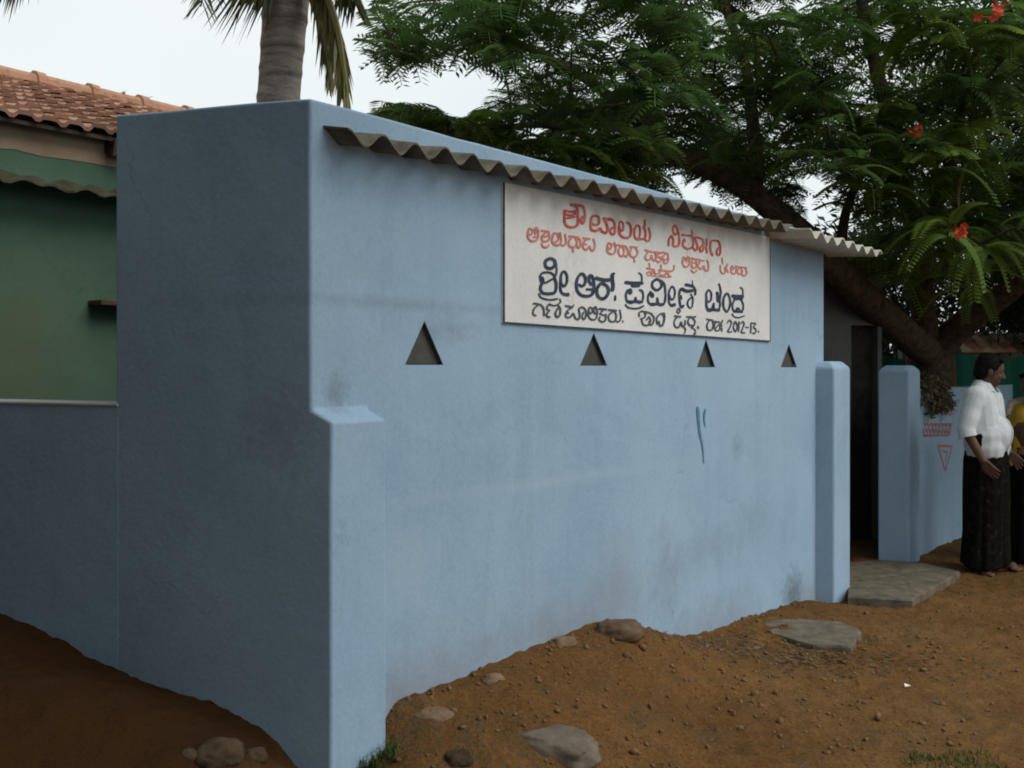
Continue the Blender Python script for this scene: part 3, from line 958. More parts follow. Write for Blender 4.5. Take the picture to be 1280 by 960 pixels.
# line 2, pale red
L2 = zmap(650, 275, 8.533, [
    ([(75, 88), (108, 108), (105, 150), (78, 160), (65, 125)], 18), ([(66, 110), (62, 180), (90, 220), (140, 222), (168, 190), (172, 120), (155, 82), (138, 100), (142, 150)], 20), ([(120, 182), (150, 178)], 16),
    ([(208, 112), (245, 118), (285, 125)], 20), ([(270, 125), (215, 165), (250, 178), (280, 160)], 18), ([(285, 130), (292, 195), (262, 228), (220, 220), (210, 185), (225, 165)], 20), ([(208, 250), (225, 285), (260, 292), (285, 268)], 18),
    ([(340, 140), (380, 152), (385, 215), (345, 240)], 18), ([(335, 145), (320, 220), (345, 262), (395, 265), (418, 215), (405, 140)], 20), ([(410, 258), (445, 272), (470, 235), (460, 155)], 18),
    ([(502, 172), (545, 178), (592, 184)], 20), ([(540, 180), (508, 215), (500, 265), (530, 290), (570, 280), (585, 235), (575, 190)], 20), ([(590, 185), (622, 220), (622, 280), (600, 298), (585, 270)], 18), ([(540, 305), (548, 340)], 14),
    ([(655, 192), (720, 202)], 18), ([(690, 200), (658, 240), (652, 295), (690, 318), (718, 280), (735, 318), (765, 325), (778, 265), (762, 205)], 19), ([(660, 255), (690, 262)], 14),
    ([(922, 242), (955, 262), (950, 300), (925, 308), (912, 275)], 18), ([(914, 260), (910, 330), (945, 362), (985, 352), (1000, 300), (985, 245)], 19),
    ([(1022, 265), (1085, 278)], 18), ([(1060, 275), (1030, 320), (1040, 375), (1075, 382), (1090, 330), (1075, 285), (1110, 285), (1132, 335), (1120, 390), (1095, 380)], 18),
    ([(1155, 285), (1225, 292)], 16), ([(1170, 300), (1150, 350), (1170, 392), (1215, 388), (1235, 340), (1215, 300)], 18), ([(1195, 400), (1202, 448)], 14)])
L2 += zmap(795, 300, 8.533, [
    ([(80, 108), (150, 128)], 18), ([(105, 130), (78, 180), (95, 212), (130, 205), (145, 165), (160, 210), (190, 215), (190, 150), (175, 128)], 17),
    ([(195, 125), (250, 140)], 16), ([(228, 140), (200, 178), (240, 185), (250, 215), (222, 238), (200, 220)], 17),
    ([(262, 130), (322, 145)], 16), ([(290, 150), (265, 190), (285, 215), (318, 195)], 16), ([(320, 150), (325, 215), (300, 250), (270, 235)], 16),
    ([(120, 245), (128, 290)], 12), ([(95, 300), (160, 312)], 15), ([(98, 350), (130, 335), (150, 360), (172, 315), (188, 362), (228, 350), (235, 320)], 16),
    ([(245, 262), (250, 310)], 12), ([(225, 318), (300, 330)], 14), ([(240, 372), (290, 372), (310, 330), (335, 385), (355, 388)], 16), ([(310, 330), (375, 325), (388, 270)], 14), ([(100, 372), (220, 388), (340, 395)], 10),
    ([(485, 178), (505, 205), (490, 225)], 14), ([(478, 200), (478, 255), (512, 288), (545, 262), (548, 195), (525, 180), (522, 235)], 16),
    ([(568, 192), (630, 205)], 16), ([(620, 210), (628, 280), (595, 298), (572, 275), (580, 220)], 17), ([(580, 245), (622, 240)], 13), ([(570, 320), (598, 348), (630, 325)], 14),
    ([(648, 208), (705, 220)], 15), ([(665, 222), (645, 280), (675, 312), (702, 275), (715, 318), (748, 325), (755, 260), (740, 220)], 16),
    ([(898, 190), (908, 255)], 12), ([(882, 275), (885, 335), (915, 358), (935, 330), (932, 290)], 15), ([(958, 255), (945, 300), (965, 345)], 14),
    ([(1005, 275), (1025, 305), (1000, 320)], 13), ([(995, 290), (1000, 345), (1035, 358), (1052, 320), (1045, 280)], 15),
    ([(1060, 280), (1105, 290)], 13), ([(1085, 292), (1062, 330), (1080, 365), (1108, 345), (1105, 300)], 15),
    ([(1110, 288), (1162, 298)], 14), ([(1150, 305), (1165, 350), (1140, 380), (1112, 370), (1118, 330)], 15)])
# line 3, navy, large
L3 = zmap(660, 315, 9.846, [
    ([(245, 82), (298, 105), (305, 165), (250, 205), (195, 180), (188, 118), (245, 82)], 38),
    ([(300, 95), (322, 150), (325, 250), (300, 312), (235, 358), (165, 385)], 24),
    ([(142, 350), (122, 305), (148, 262), (210, 250), (265, 262), (298, 295)], 26), ([(142, 330), (148, 352)], 58),
    ([(150, 380), (128, 440), (150, 500), (220, 515), (300, 500), (322, 440), (318, 370), (300, 325)], 36),
    ([(108, 515), (130, 558), (195, 582), (270, 588), (335, 575)], 22),
    ([(415, 240), (452, 285), (450, 380), (415, 422), (382, 375), (382, 285), (415, 240)], 30),
    ([(378, 330), (372, 430), (385, 495), (420, 518), (468, 516)], 32), ([(420, 520), (466, 528)], 40),
    ([(610, 408), (645, 420), (678, 380), (675, 300), (632, 268), (590, 310)], 34),
    ([(590, 310), (572, 380), (580, 470), (620, 525), (690, 545), (755, 530), (782, 470), (785, 370), (760, 295), (728, 300), (728, 360), (755, 400)], 36),
    ([(702, 460), (758, 462)], 30),
    ([(818, 322), (900, 345), (968, 345)], 44), ([(890, 390), (955, 430), (962, 510), (905, 575), (840, 550), (822, 470), (850, 410), (890, 390)], 38),
    ([(965, 350), (1000, 330), (1008, 280), (1032, 268)], 30), ([(1012, 285), (1012, 340), (1022, 400), (1015, 465)], 44),
    ([(1050, 545), (1048, 590)], 26)])
L3 += zmap(774, 338, 13.333, [
    ([(85, 202), (210, 215), (345, 212)], 56), ([(195, 250), (285, 250)], 64), ([(296, 42), (340, 85), (348, 210)], 26),
    ([(150, 345), (152, 360)], 78), ([(150, 315), (100, 345), (80, 430), (105, 520), (170, 542), (226, 512), (240, 458)], 36),
    ([(240, 458), (258, 512), (310, 540), (356, 505), (370, 420), (352, 345), (315, 328)], 34), ([(115, 518), (345, 525)], 44),
    ([(75, 575), (110, 615), (200, 636), (300, 628), (372, 590)], 28),
    ([(590, 150), (660, 185), (672, 270), (600, 330), (532, 290), (520, 210), (590, 150)], 40),
    ([(660, 165), (722, 230), (738, 360), (735, 500), (690, 575), (625, 565), (605, 465)], 36),
    ([(605, 465), (588, 552), (510, 575), (455, 520), (450, 430), (490, 362)], 36), ([(512, 400), (520, 420)], 66), ([(500, 560), (705, 566)], 40),
    ([(850, 268), (896, 330), (890, 440), (850, 486), (808, 440), (800, 350), (850, 268)], 30), ([(796, 390), (800, 530), (840, 592), (895, 580)], 32), ([(845, 580), (892, 566)], 44),
    ([(1040, 305), (985, 322), (972, 420), (984, 560), (1010, 615), (1036, 585)], 36), ([(1000, 425), (1010, 470)], 30), ([(1010, 312), (1100, 345), (1195, 335)], 52),
    ([(1085, 240), (1195, 262)], 48), ([(1195, 262), (1238, 320), (1236, 400)], 34), ([(1188, 168), (1196, 240)], 15),
    ([(1165, 400), (1198, 470), (1188, 595), (1150, 626), (1110, 575), (1118, 505), (1170, 455)], 28)])
L3 += zmap(870, 350, 16, [
    ([(220, 200), (266, 260), (266, 380), (215, 440), (172, 370), (174, 260), (220, 200)], 38), ([(172, 330), (176, 520), (208, 602), (280, 600), (318, 475)], 48),
    ([(318, 475), (336, 588), (415, 602), (446, 500), (440, 400), (462, 250), (430, 85)], 40), ([(392, 260), (405, 420)], 56), ([(200, 590), (420, 600)], 56),
    ([(580, 268), (642, 360), (642, 520), (580, 632), (518, 540), (518, 370), (580, 268)], 42),
    ([(702, 318), (895, 330)], 60), ([(740, 365), (880, 372)], 60), ([(850, 150), (896, 190), (905, 330)], 28),
    ([(742, 395), (700, 470), (704, 585), (750, 632)], 36), ([(755, 635), (800, 560), (860, 635)], 36), ([(872, 400), (908, 480), (906, 590), (860, 632)], 36), ([(735, 628), (885, 636)], 44),
    ([(688, 680), (730, 735), (820, 752), (928, 718)], 27)])
# line 4, navy, thin
L4 = zmap(660, 315, 9.846, [
    ([(42, 632), (95, 640), (135, 655), (165, 700), (172, 780)], 22), ([(95, 655), (45, 700), (35, 760), (70, 782)], 20),
    ([(240, 640), (212, 665), (208, 700), (240, 720)], 20), ([(238, 720), (205, 760), (212, 795), (240, 800)], 20), ([(235, 642), (290, 660), (345, 640), (375, 612), (365, 580)], 18), ([(340, 650), (370, 700), (365, 775), (330, 800), (310, 755), (335, 700)], 22),
    ([(438, 662), (515, 680)], 24), ([(535, 650), (515, 690)], 14), ([(455, 745), (470, 750)], 26), ([(505, 690), (460, 720), (435, 775), (455, 805), (500, 795), (530, 755), (560, 815), (598, 825), (612, 770), (600, 700), (640, 680), (680, 710), (688, 780), (665, 828), (640, 800), (655, 745)], 20),
    ([(735, 680), (765, 695), (765, 740), (735, 755), (722, 710)], 18), ([(722, 690), (715, 770), (745, 825), (800, 828), (825, 775), (820, 700), (795, 675), (785, 720), (800, 760)], 19),
    ([(852, 698), (938, 708)], 22), ([(905, 712), (862, 755), (905, 775), (935, 765)], 18), ([(930, 775), (928, 835), (890, 858), (850, 835), (858, 800)], 20),
    ([(970, 712), (1062, 722)], 22), ([(1020, 730), (968, 780), (975, 840), (1020, 858), (1055, 830), (1060, 770), (1040, 735)], 19), ([(1050, 845), (1090, 858), (1118, 810), (1105, 715)], 17),
    ([(1140, 848), (1146, 856)], 16)])
L4 += zmap(770, 340, 7.111, [
    ([(190, 392), (188, 362), (215, 348), (242, 365), (238, 400), (205, 415)], 14), ([(240, 352), (300, 368)], 13), ([(210, 415), (222, 462), (262, 472), (290, 440), (275, 400), (255, 425)], 14), ([(295, 370), (320, 405), (312, 455), (288, 470), (278, 440)], 14),
    ([(348, 462), (345, 410), (372, 375), (412, 368)], 14), ([(395, 372), (412, 410), (398, 470), (372, 475), (365, 440)], 16), ([(405, 370), (415, 400)], 18),
    ([(538, 322), (552, 345), (538, 368), (525, 345), (538, 322)], 11), ([(505, 390), (555, 398)], 14), ([(525, 400), (500, 440), (510, 485), (545, 488), (560, 445), (575, 485), (595, 470), (598, 430)], 14), ([(585, 485), (602, 515), (592, 540)], 12),
    ([(612, 398), (690, 398)], 13), ([(640, 405), (622, 440), (635, 475)], 13), ([(655, 405), (685, 435), (672, 480), (650, 470)], 13), ([(650, 490), (690, 520), (672, 558), (695, 545)], 10),
    ([(712, 485), (715, 498)], 13),
    ([(790, 418), (842, 428)], 12), ([(812, 430), (792, 470), (802, 515), (835, 512), (848, 470), (840, 430)], 13),
    ([(858, 438), (905, 445)], 11), ([(870, 445), (858, 490), (878, 522), (905, 510), (910, 460)], 12), ([(865, 500), (905, 460)], 10), ([(930, 430), (918, 465), (925, 480)], 11), ([(924, 500), (926, 525)], 12),
    ([(975, 450), (990, 428), (1010, 448), (1000, 485), (978, 528), (1012, 532)], 12), ([(1042, 440), (1062, 480), (1048, 528), (1028, 495), (1042, 440)], 12),
    ([(1078, 440), (1074, 528)], 12), ([(1095, 455), (1110, 440), (1122, 462), (1110, 500), (1098, 535), (1128, 540)], 12), ([(1138, 490), (1160, 493)], 11),
    ([(1185, 452), (1182, 540)], 12), ([(1198, 455), (1225, 458), (1208, 490), (1228, 512), (1220, 545), (1198, 540)], 11), ([(1248, 525), (1252, 532)], 12)])
def words(strokes, gap):
    """group strokes into words by the gaps between them"""
    st_ = sorted(strokes, key=lambda q: min(p[0] for p in q[0]))
    out, cur, xm = [], [], -1e9
    for q in st_:
        if cur and min(p[0] for p in q[0]) - q[1] / 2 > xm + gap:
            out.append(cur); cur = []
        cur.append(q)
        xm = max([xm] * (len(cur) > 1) + [max(p[0] for p in q[0]) + q[1] / 2])
    out.append(cur)
    return out
def sub_line(strokes):      # the second row of the pale red line
    return [q for q in strokes if np.mean([p[0] for p in q[0]]) > 803 and np.mean([p[0] for p in q[0]]) < 842 and np.mean([p[1] for p in q[0]]) > 330]
L2b = sub_line(L2)
L2a = [q for q in L2 if q not in L2b]
for LL, gap, mm, off in ((L1, 5, 'red_paint', .0105), (L2a, 2.6, 'pale_red_paint', .0108), (L2b, 99, 'pale_red_paint', .0112), (L3, 4, 'navy_paint', .0105), (L4, 2.6, 'grey_navy_paint', .0115)):
    for wd in words(LL, gap):
        xs_ = [p[0] for q in wd for p in q[0]]; ys_ = [p[1] for q in wd for p in q[0]]
        lettering('lettering', [(q_, w_ * (1.14 if LL is L1 else 1.06)) for q_, w_ in wd], (min(xs_) - 5, min(ys_) - 5, max(xs_) + 5, max(ys_) + 5), M[mm], off=off, parent=sg)

# ------------------------------------------------------------------ green house on the left
HN = -5.31
def H(u, h, z):          # u along the front, h outwards from the facade, z up
    return V(-2.61 + u * D.x + h * N.x, 5.30 + u * D.y + h * N.y, z)
house = empty('green_house', H(-1, 0, 0), 'old green house with red clay tile roof behind the low wall', 'house')
b = MB()
UL, UR, DEP = -5.5, 3.3, 4.1
q = [H(UL, 0, 0), H(UR, 0, 0), H(UR, -DEP, 0), H(UL, -DEP, 0)]
b.hexa([V(p.x, p.y, -0.3) for p in q] + [V(p.x, p.y, 2.80) for p in q])
b.build('wall', M['green_house'], house)
b = MB()
q = [H(UL, 0.012, 0), H(UR, 0.012, 0), H(UR, -DEP, 0), H(UL, -DEP, 0)]
nS = 60
for i in range(nS):       # ragged lower edge of the bare band
    u0_, u1_ = UL + (UR - UL) * i / nS, UL + (UR - UL) * (i + 1) / nS
    za = 2.675 + 0.014 * mnoise.noise((u0_ * 6, 0, 0)); zb_ = 2.675 + 0.014 * mnoise.noise((u1_ * 6, 0, 0))
    b.add([H(u0_, 0.004, za), H(u1_, 0.004, zb_), H(u1_, 0.004, 2.853), H(u0_, 0.004, 2.853),
           H(u0_, -0.2, za), H(u1_, -0.2, zb_), H(u1_, -0.2, 2.853), H(u0_, -0.2, 2.853)],
          [(0, 1, 2, 3), (0, 4, 5, 1), (3, 2, 6, 7)] + ([(0, 3, 7, 4)] if i == 0 else []) + ([(1, 5, 6, 2)] if i == nS - 1 else []))
b.build('eaves_band', M['mud_band'], house)
# tiled roof: two slopes of stepped, rolled tiles
EH, EZ, RH, RZ = 0.12, 2.83, -2.02, 3.60
rows, tw = 15, 0.135
cols = int((UR + 0.15 - UL) / tw)
sub, rs = 6, 4
vts, fs, tone = [], [], []
def roof_sheet(h0, z0, h1, z1):
    for r_ in range(rows):
        for c_ in range(cols):
            tn = 0.5 + 0.28 * mnoise.noise((c_ * .9, r_ * 1.3, 4)) + random.uniform(-0.25, 0.25)
            dj = random.uniform(-0.006, 0.006)
            o = len(vts)
            for a in range(2):
                k = (r_ + a * 1.08) / rows
                hh, zz = h0 + (h1 - h0) * k, z0 + (z1 - z0) * k
                lift = 0.026 if a == 0 else 0.002
                for s_ in range(sub + 1):
                    ph = s_ / sub
                    prof = 0.013 * math.sin(2 * math.pi * ph) + 0.006 * math.cos(4 * math.pi * ph)
                    vts.append(H(UL + (c_ + ph) * tw, hh, zz + lift + prof + dj + 0.025 * mnoise.noise((c_ * 0.14, r_ * .2, 7))))
                    tone.append(tn)
            for s_ in range(sub):
                fs.append((o + s_, o + s_ + 1, o + sub + 1 + s_ + 1, o + sub + 1 + s_))
            # butt of the tile
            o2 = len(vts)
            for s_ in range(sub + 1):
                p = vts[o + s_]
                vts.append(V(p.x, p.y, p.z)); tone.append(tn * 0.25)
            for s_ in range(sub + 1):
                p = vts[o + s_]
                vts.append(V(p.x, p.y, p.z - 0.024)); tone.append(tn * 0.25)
            for s_ in range(sub):
                fs.append((o2 + s_, o2 + sub + 1 + s_, o2 + sub + 1 + s_ + 1, o2 + s_ + 1))
roof_sheet(EH, EZ, RH, RZ)
roof_sheet(2 * RH - EH, EZ, RH, RZ)
rf = np_mesh('roof', np.array([tuple(p) for p in vts]), np.array(fs), M['tile'], house, tone=np.clip(tone, 0, 1))
b = MB()
for sg_ in (0, 1):
    e0, r0_ = (EH - .03 if sg_ == 0 else 2 * RH - EH + .03), RH
    q = [H(UL, e0, EZ - .012), H(UR + .1, e0, EZ - .012), H(UR + .1, r0_, RZ - .012), H(UL, r0_, RZ - .012)]
    b.hexa([p - V(0, 0, .02) for p in q] + q)
b.build('roof_deck', M['wood'], rf)
# ridge caps
b = MB(); tn = []
n_cap = int((UR + 0.15 - UL) / 0.42)
for i in range(n_cap):
    u0_ = UL + i * 0.42
    for k, (uu, rr) in enumerate(((0, .105), (0.06, 0.105), (0.062, 0.085), (0.44, 0.078))):
        pass
    b.tube([H(u0_, RH, RZ + 0.005), H(u0_ + 0.07, RH, RZ + 0.005)], [0.098, 0.094], 12)
    b.tube([H(u0_ + 0.07, RH, RZ + 0.0), H(u0_ + 0.425, RH, RZ + 0.0)], [0.086, 0.080], 12)
o = b.build('ridge_cap', M['tile'], rf, smooth=False)
a = o.data.attributes.new('tone', 'FLOAT', 'POINT')
a.data.foreach_set('value', np.full(len(o.data.vertices), 0.42, dtype=np.float32))
# rafter ends below the eaves
for u_ in (-4.6, -3.7, -2.8, -1.9, -1.02, -0.12, 0.62, 1.5, 2.4, 3.1):
    b = MB()
    b.bar(H(u_, -0.05, 2.80), H(u_, 0.10, 2.765), 0.09, 0.09)
    b.build('rafter', M['wood'], house)
# small corrugated canopy with a ragged edge
b = MB()
vts, fs = [], []
n_ = 260
u0_, u1_ = UL, UR - 0.02
for i in range(n_ + 1):
    u = u0_ + (u1_ - u0_) * i / n_
    dz = 0.013 * math.cos(2 * math.pi * u / 0.17) - 0.012 * (u - 0) + 0.012 * mnoise.noise((u * 7, 1, 4))
    br = 0.10 * max(0, mnoise.noise((u * 5.0, 2.2, 9.1)))
    for h_, z_ in ((0.24 - br, 2.475), (-0.02, 2.55)):
        vts += [H(u, h_, z_ + dz), H(u, h_, z_ + dz + 0.012)]
for i in range(n_):
    a_, c_ = 4 * i, 4 * i + 4
    fs += [(a_, c_, c_ + 2, a_ + 2), (a_ + 1, a_ + 3, c_ + 3, c_ + 1), (a_, a_ + 1, c_ + 1, c_), (a_ + 2, c_ + 2, c_ + 3, a_ + 3)]
b.add(vts, fs)
b.build('canopy', M['moss'], house)
# small ledge on the green wall
b = MB()
P = at(150, 377, 5.72)
uL = (P - H(0, 0, 0)).dot(D)
b.hexa([H(uL - 0.13, 0.13, 1.895), H(uL + 0.5, 0.13, 1.895), H(uL + 0.5, -0.02, 1.895), H(uL - 0.13, -0.02, 1.895),
        H(uL - 0.13, 0.13, 1.925), H(uL + 0.5, 0.13, 1.925), H(uL + 0.5, -0.02, 1.925), H(uL - 0.13, -0.02, 1.925)])
b.build('ledge', M['wood'], house, bevel=0.006)

# ------------------------------------------------------------------ grey outbuilding behind the doorway
og = empty('outbuilding', at(1075, 690, 9.2) , 'grey unpainted outbuilding with a dark doorway behind the gate pillars', 'building')
A0, A1 = V(2.30, 9.02, 0), V(3.30, 9.28, 0)
dv = (A1 - A0).normalized(); bk = V(-dv.y, dv.x, 0)
b = MB()
def OB(u, s, z): return A0 + dv * u + bk * s + V(0, 0, z)
Lx = (A1 - A0).length
def du(px):
    k = (px - CX) / F
    return (k * A0.y - A0.x) / (dv.x - k * dv.y)
d0, d1, zt = du(1064), du(1097), at(1080, 406, 9.1).z
def obox(u0, u1, s0, s1, z0, z1):
    b.hexa([OB(u0, s0, z0), OB(u1, s0, z0), OB(u1, s1, z0), OB(u0, s1, z0), OB(u0, s0, z1), OB(u1, s0, z1), OB(u1, s1, z1), OB(u0, s1, z1)])
obox(-0.6, d0, 0, 0.15, -0.2, 2.42)
obox(d1, Lx, 0, 0.15, -0.2, 2.42)
obox(d0, d1, 0, 0.15, zt, 2.42)
obox(-0.6, -0.45, 0.15, 1.6, -0.2, 2.42)
obox(Lx - .15, Lx, 0.15, 1.6, -0.2, 2.42)
obox(-0.6, Lx, 1.6, 1.75, -0.2, 2.42)
b.build('wall', M['grey_wall'], og)
b = MB()
obox(-0.7, Lx + .1, -0.10, 1.85, 2.422, 2.50)
b.build('roof', M['cement'], og)
b = MB()
obox(d0 + .004, d1 - .004, 0.09, 0.12, 0.02, zt - .004)
b.build('door', M['dark_door'], og)

# ------------------------------------------------------------------ slabs and stones
def rock(name, c, rx, ry, rz, m, label, seed, rot=0, flat=0.0, group=None, cat='stone', rough=0.22):
    bm = bmesh.new()
    bmesh.ops.create_icosphere(bm, subdivisions=4, radius=1)
    ca, sa = math.cos(rot), math.sin(rot)
    for v in bm.verts:
        p = v.co.copy()
        k = 1 + rough * mnoise.noise(p * 1.2 + V(seed, 0, 0)) + 0.10 * mnoise.noise(p * 3.1 + V(0, seed, 0)) + 0.04 * mnoise.noise(p * 8 + V(0, 0, seed))
        p = V(*(math.copysign(abs(a) ** (1 - 0.35 * flat), a) for a in p)) * k
        if flat: p.z = max(-1, min(0.75 + 0.06 * mnoise.noise(p * 2.5), p.z))
        v.co = (p.x * rx * ca - p.y * ry * sa, p.x * rx * sa + p.y * ry * ca, p.z * rz)
    me = bpy.data.meshes.new(name)
    bm.to_mesh(me); bm.free()
    me.materials.append(m)
    o = bpy.data.objects.new(name, me)
    o.location = c
    COL.objects.link(o)
    me.polygons.foreach_set('use_smooth', [True] * len(me.polygons))
    return tag(o, label, cat, group)

def slab(name, outline, z0, z1, m, label, cat, jag=0.012):
    pts = [Vector(p[:2]) for p in outline]
    ring = []
    for i, p in enumerate(pts):
        q_ = pts[(i + 1) % len(pts)]
        for k in range(8):
            t = k / 8
            c = p.lerp(q_, t)
            c += Vector((mnoise.noise((c.x * 6, c.y * 6, 1)), mnoise.noise((c.x * 6, c.y * 6, 5)))) * jag
            ring.append(c)
    cen = sum(ring, Vector((0, 0))) / len(ring)
    b = MB()
    n = len(ring)
    vts = [V(p.x, p.y, z0) for p in ring] + [V(p.x, p.y, z1 - 0.012) for p in ring]
    vts += [V(*(cen + (p - cen) * 0.985), z1 + 0.004 * mnoise.noise((p.x * 5, p.y * 5, 2))) for p in ring]
    vts += [V(*(cen + (p - cen) * 0.5), z1 + 0.010 * mnoise.noise((p.x * 4, p.y * 4, 3))) for p in ring] + [V(*cen, z1)]
    fs = []
    for k in range(3):
        fs += [(k * n + i, k * n + (i + 1) % n, (k + 1) * n + (i + 1) % n, (k + 1) * n + i) for i in range(n)]
    fs += [(3 * n + i, 3 * n + (i + 1) % n, 4 * n) for i in range(n)]
    b.add(vts, fs)
    o = b.build(name, m, None, smooth=False, origin=(cen.x, cen.y, z0))
    return tag(o, label, cat)
def gpz(px, py, z): return gp(px, py, z)
slab('stone_slab', [gpz(1060, 742, .06), gpz(1139, 746, .06), gpz(1200, 712, .06), gpz(1152, 700, .06), gpz(1098, 697, .06), gpz(1062, 700, .06)], -0.06, 0.045, M['slab'],
     'large flat granite step lying between the two gate pillars', 'step')
slab('stone_slab', [gpz(942, 775, .10), gpz(1000, 769, .10), gpz(1052, 776, .09), gpz(1080, 788, .09), gpz(1062, 805, .09), gpz(1012, 803, .09), gpz(965, 788, .10)], 0.0, 0.082, M['slab'],
     'pale flat stone on the soil beside the wall, left of the gate step', 'stone', 0.03)
def on_ground(px, py):
    z = 0.2
    for _ in range(12):
        x, y, _z = gp(px, py, z)
        z = 0.6 * z + 0.4 * gz(x, y)
    return V(x, y, gz(x, y))
p = on_ground(680, 925)
rock('stone', p + V(0, 0.03, -0.022), 0.225, 0.110, 0.060, M['stone_grey'], 'long grey stone half buried in the soil, nearest the photographer', 3.3, R(-28), 0.7)
p = on_ground(777, 796)
rock('stone', p + V(-0.01, 0.03, 0.02), 0.125, 0.08, 0.055, M['stone_mound'], 'dark lumpy stone on top of the soil mound against the wall', 5.1, R(20), 0.3)
p = on_ground(540, 894)
rock('stone', p + V(0, 0.02, -0.01), 0.075, 0.045, 0.03, M['stone'], 'rounded brown stone at the wall foot near the corner', 8.2, 0.3)
p = on_ground(616, 852)
rock('stone', p + V(0, 0.02, 0.0), 0.05, 0.035, 0.026, M['stone'], 'small tan stone at the wall foot above the long grey stone', 1.7, 0.9)
p = on_ground(573, 955)
rock('stone', p + V(0, 0.03, 0.005), 0.05, 0.05, 0.03, M['stone_dull'], 'small tan stone at the lower edge of the picture beside the grass', 2.9, 0.1)
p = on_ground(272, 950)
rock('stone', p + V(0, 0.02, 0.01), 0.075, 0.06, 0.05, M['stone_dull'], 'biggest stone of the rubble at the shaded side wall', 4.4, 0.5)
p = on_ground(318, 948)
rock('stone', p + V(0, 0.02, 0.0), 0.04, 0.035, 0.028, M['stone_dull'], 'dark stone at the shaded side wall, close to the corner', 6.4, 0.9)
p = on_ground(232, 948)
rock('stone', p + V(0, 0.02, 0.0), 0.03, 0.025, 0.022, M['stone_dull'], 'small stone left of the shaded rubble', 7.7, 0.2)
p = on_ground(706, 805)
rock('stone', p + V(0, 0.02, 0.0), 0.06, 0.045, 0.03, M['stone'], 'brown stone on the slope of the soil mound, left of its top', 9.4, 0.5)
p = on_ground(1134, 860)
b = MB()
b.add([p + V(-.014, -.010, .012), p + V(.013, -.012, .017), p + V(.016, .011, .012), p + V(-.010, .013, .020)] + [p + V(-.014, -.010, .008), p + V(.013, -.012, .013), p + V(.016, .011, .008), p + V(-.010, .013, .016)],
      [(0, 1, 2, 3), (7, 6, 5, 4), (0, 4, 5, 1), (1, 5, 6, 2), (2, 6, 7, 3), (3, 7, 4, 0)])
tag(b.build('paper_scrap', M['paper'], origin=p), 'tiny white scrap lying on the open red soil', 'litter')

# gravel: loose grit and clods
ico = bmesh.new(); bmesh.ops.create_icosphere(ico, subdivisions=1, radius=1)
iv = np.array([v.co[:] for v in ico.verts]); ifc = np.array([[v.index for v in f.verts] for f in ico.faces]); ico.free()
gv, gf, k = [], [], 0
n_g = 0
while n_g < 3600:
    x, y = RNG.uniform(-2.4, 5.2), RNG.uniform(3.0, 8.6)
    if (V(x, y, 0) - C0).dot(N) < 0.0: continue
    dw = abs((V(x, y, 0) - C0).dot(N))
    dens = fbm(np.array([x * 1.4]), np.array([y * 1.4]), 3, 2)[0]
    if RNG.random() > np.clip((dens - 0.38) * 3.2, 0.03, 1) * (1.0 if x < 2.0 else 0.5) + (0.5 if dw < 0.12 else 0): continue
    s_ = 0.0045 * math.exp(RNG.normal(0, 0.55)) * (1.5 if dw < 0.25 and RNG.random() < 0.2 else 1)
    s_ = min(s_, 0.018)
    sc = s_ * RNG.uniform(0.6, 1.3, 3)
    gv.append((iv + RNG.normal(0, 0.16, iv.shape)) * sc + np.array([x, y, gz(x, y) + s_ * 0.25]))
    gf.append(ifc + k); k += len(iv); n_g += 1
gr = np_mesh('gravel', np.concatenate(gv), np.concatenate(gf), M['clod'])
tag(gr, 'loose grit and small clods scattered over the red soil', 'gravel', kind='stuff')
# dry leaf litter
lv, lf, k = [], [], 0
for i in range(1900):
    if i % 3:
        c = gp(RNG.normal(1000, 95), RNG.normal(815, 16), 0.07)
        if (V(*c) - C0).dot(N) < 0.05: continue
        x, y = c[0], c[1]
    else:
        x, y = RNG.uniform(-0.2, 4.6), RNG.uniform(3.3, 8.2)
        if (V(x, y, 0) - C0).dot(N) < 0.02: continue
    a_, l_ = RNG.uniform(0, 6.28), RNG.uniform(0.006, 0.022)
    w_ = l_ * RNG.uniform(0.15, 0.45)
    z = gz(x, y) + 0.003
    d_, e_ = np.array([math.cos(a_), math.sin(a_), RNG.normal(0, .25)]), np.array([-math.sin(a_), math.cos(a_), RNG.normal(0, .25)])
    o_ = np.array([x, y, z + l_ * .25])
    lv.append(np.array([o_ - d_ * l_, o_ - e_ * w_, o_ + d_ * l_, o_ + e_ * w_])); lf.append([k, k + 1, k + 2, k + 3]); k += 4
ll = np_mesh('leaf_litter', np.concatenate(lv), np.array(lf), M['litter'], tone=np.repeat(RNG.random(k // 4), 4))
tag(ll, 'dry leaf scraps trodden into the soil below the flat stone', 'litter', kind='stuff')

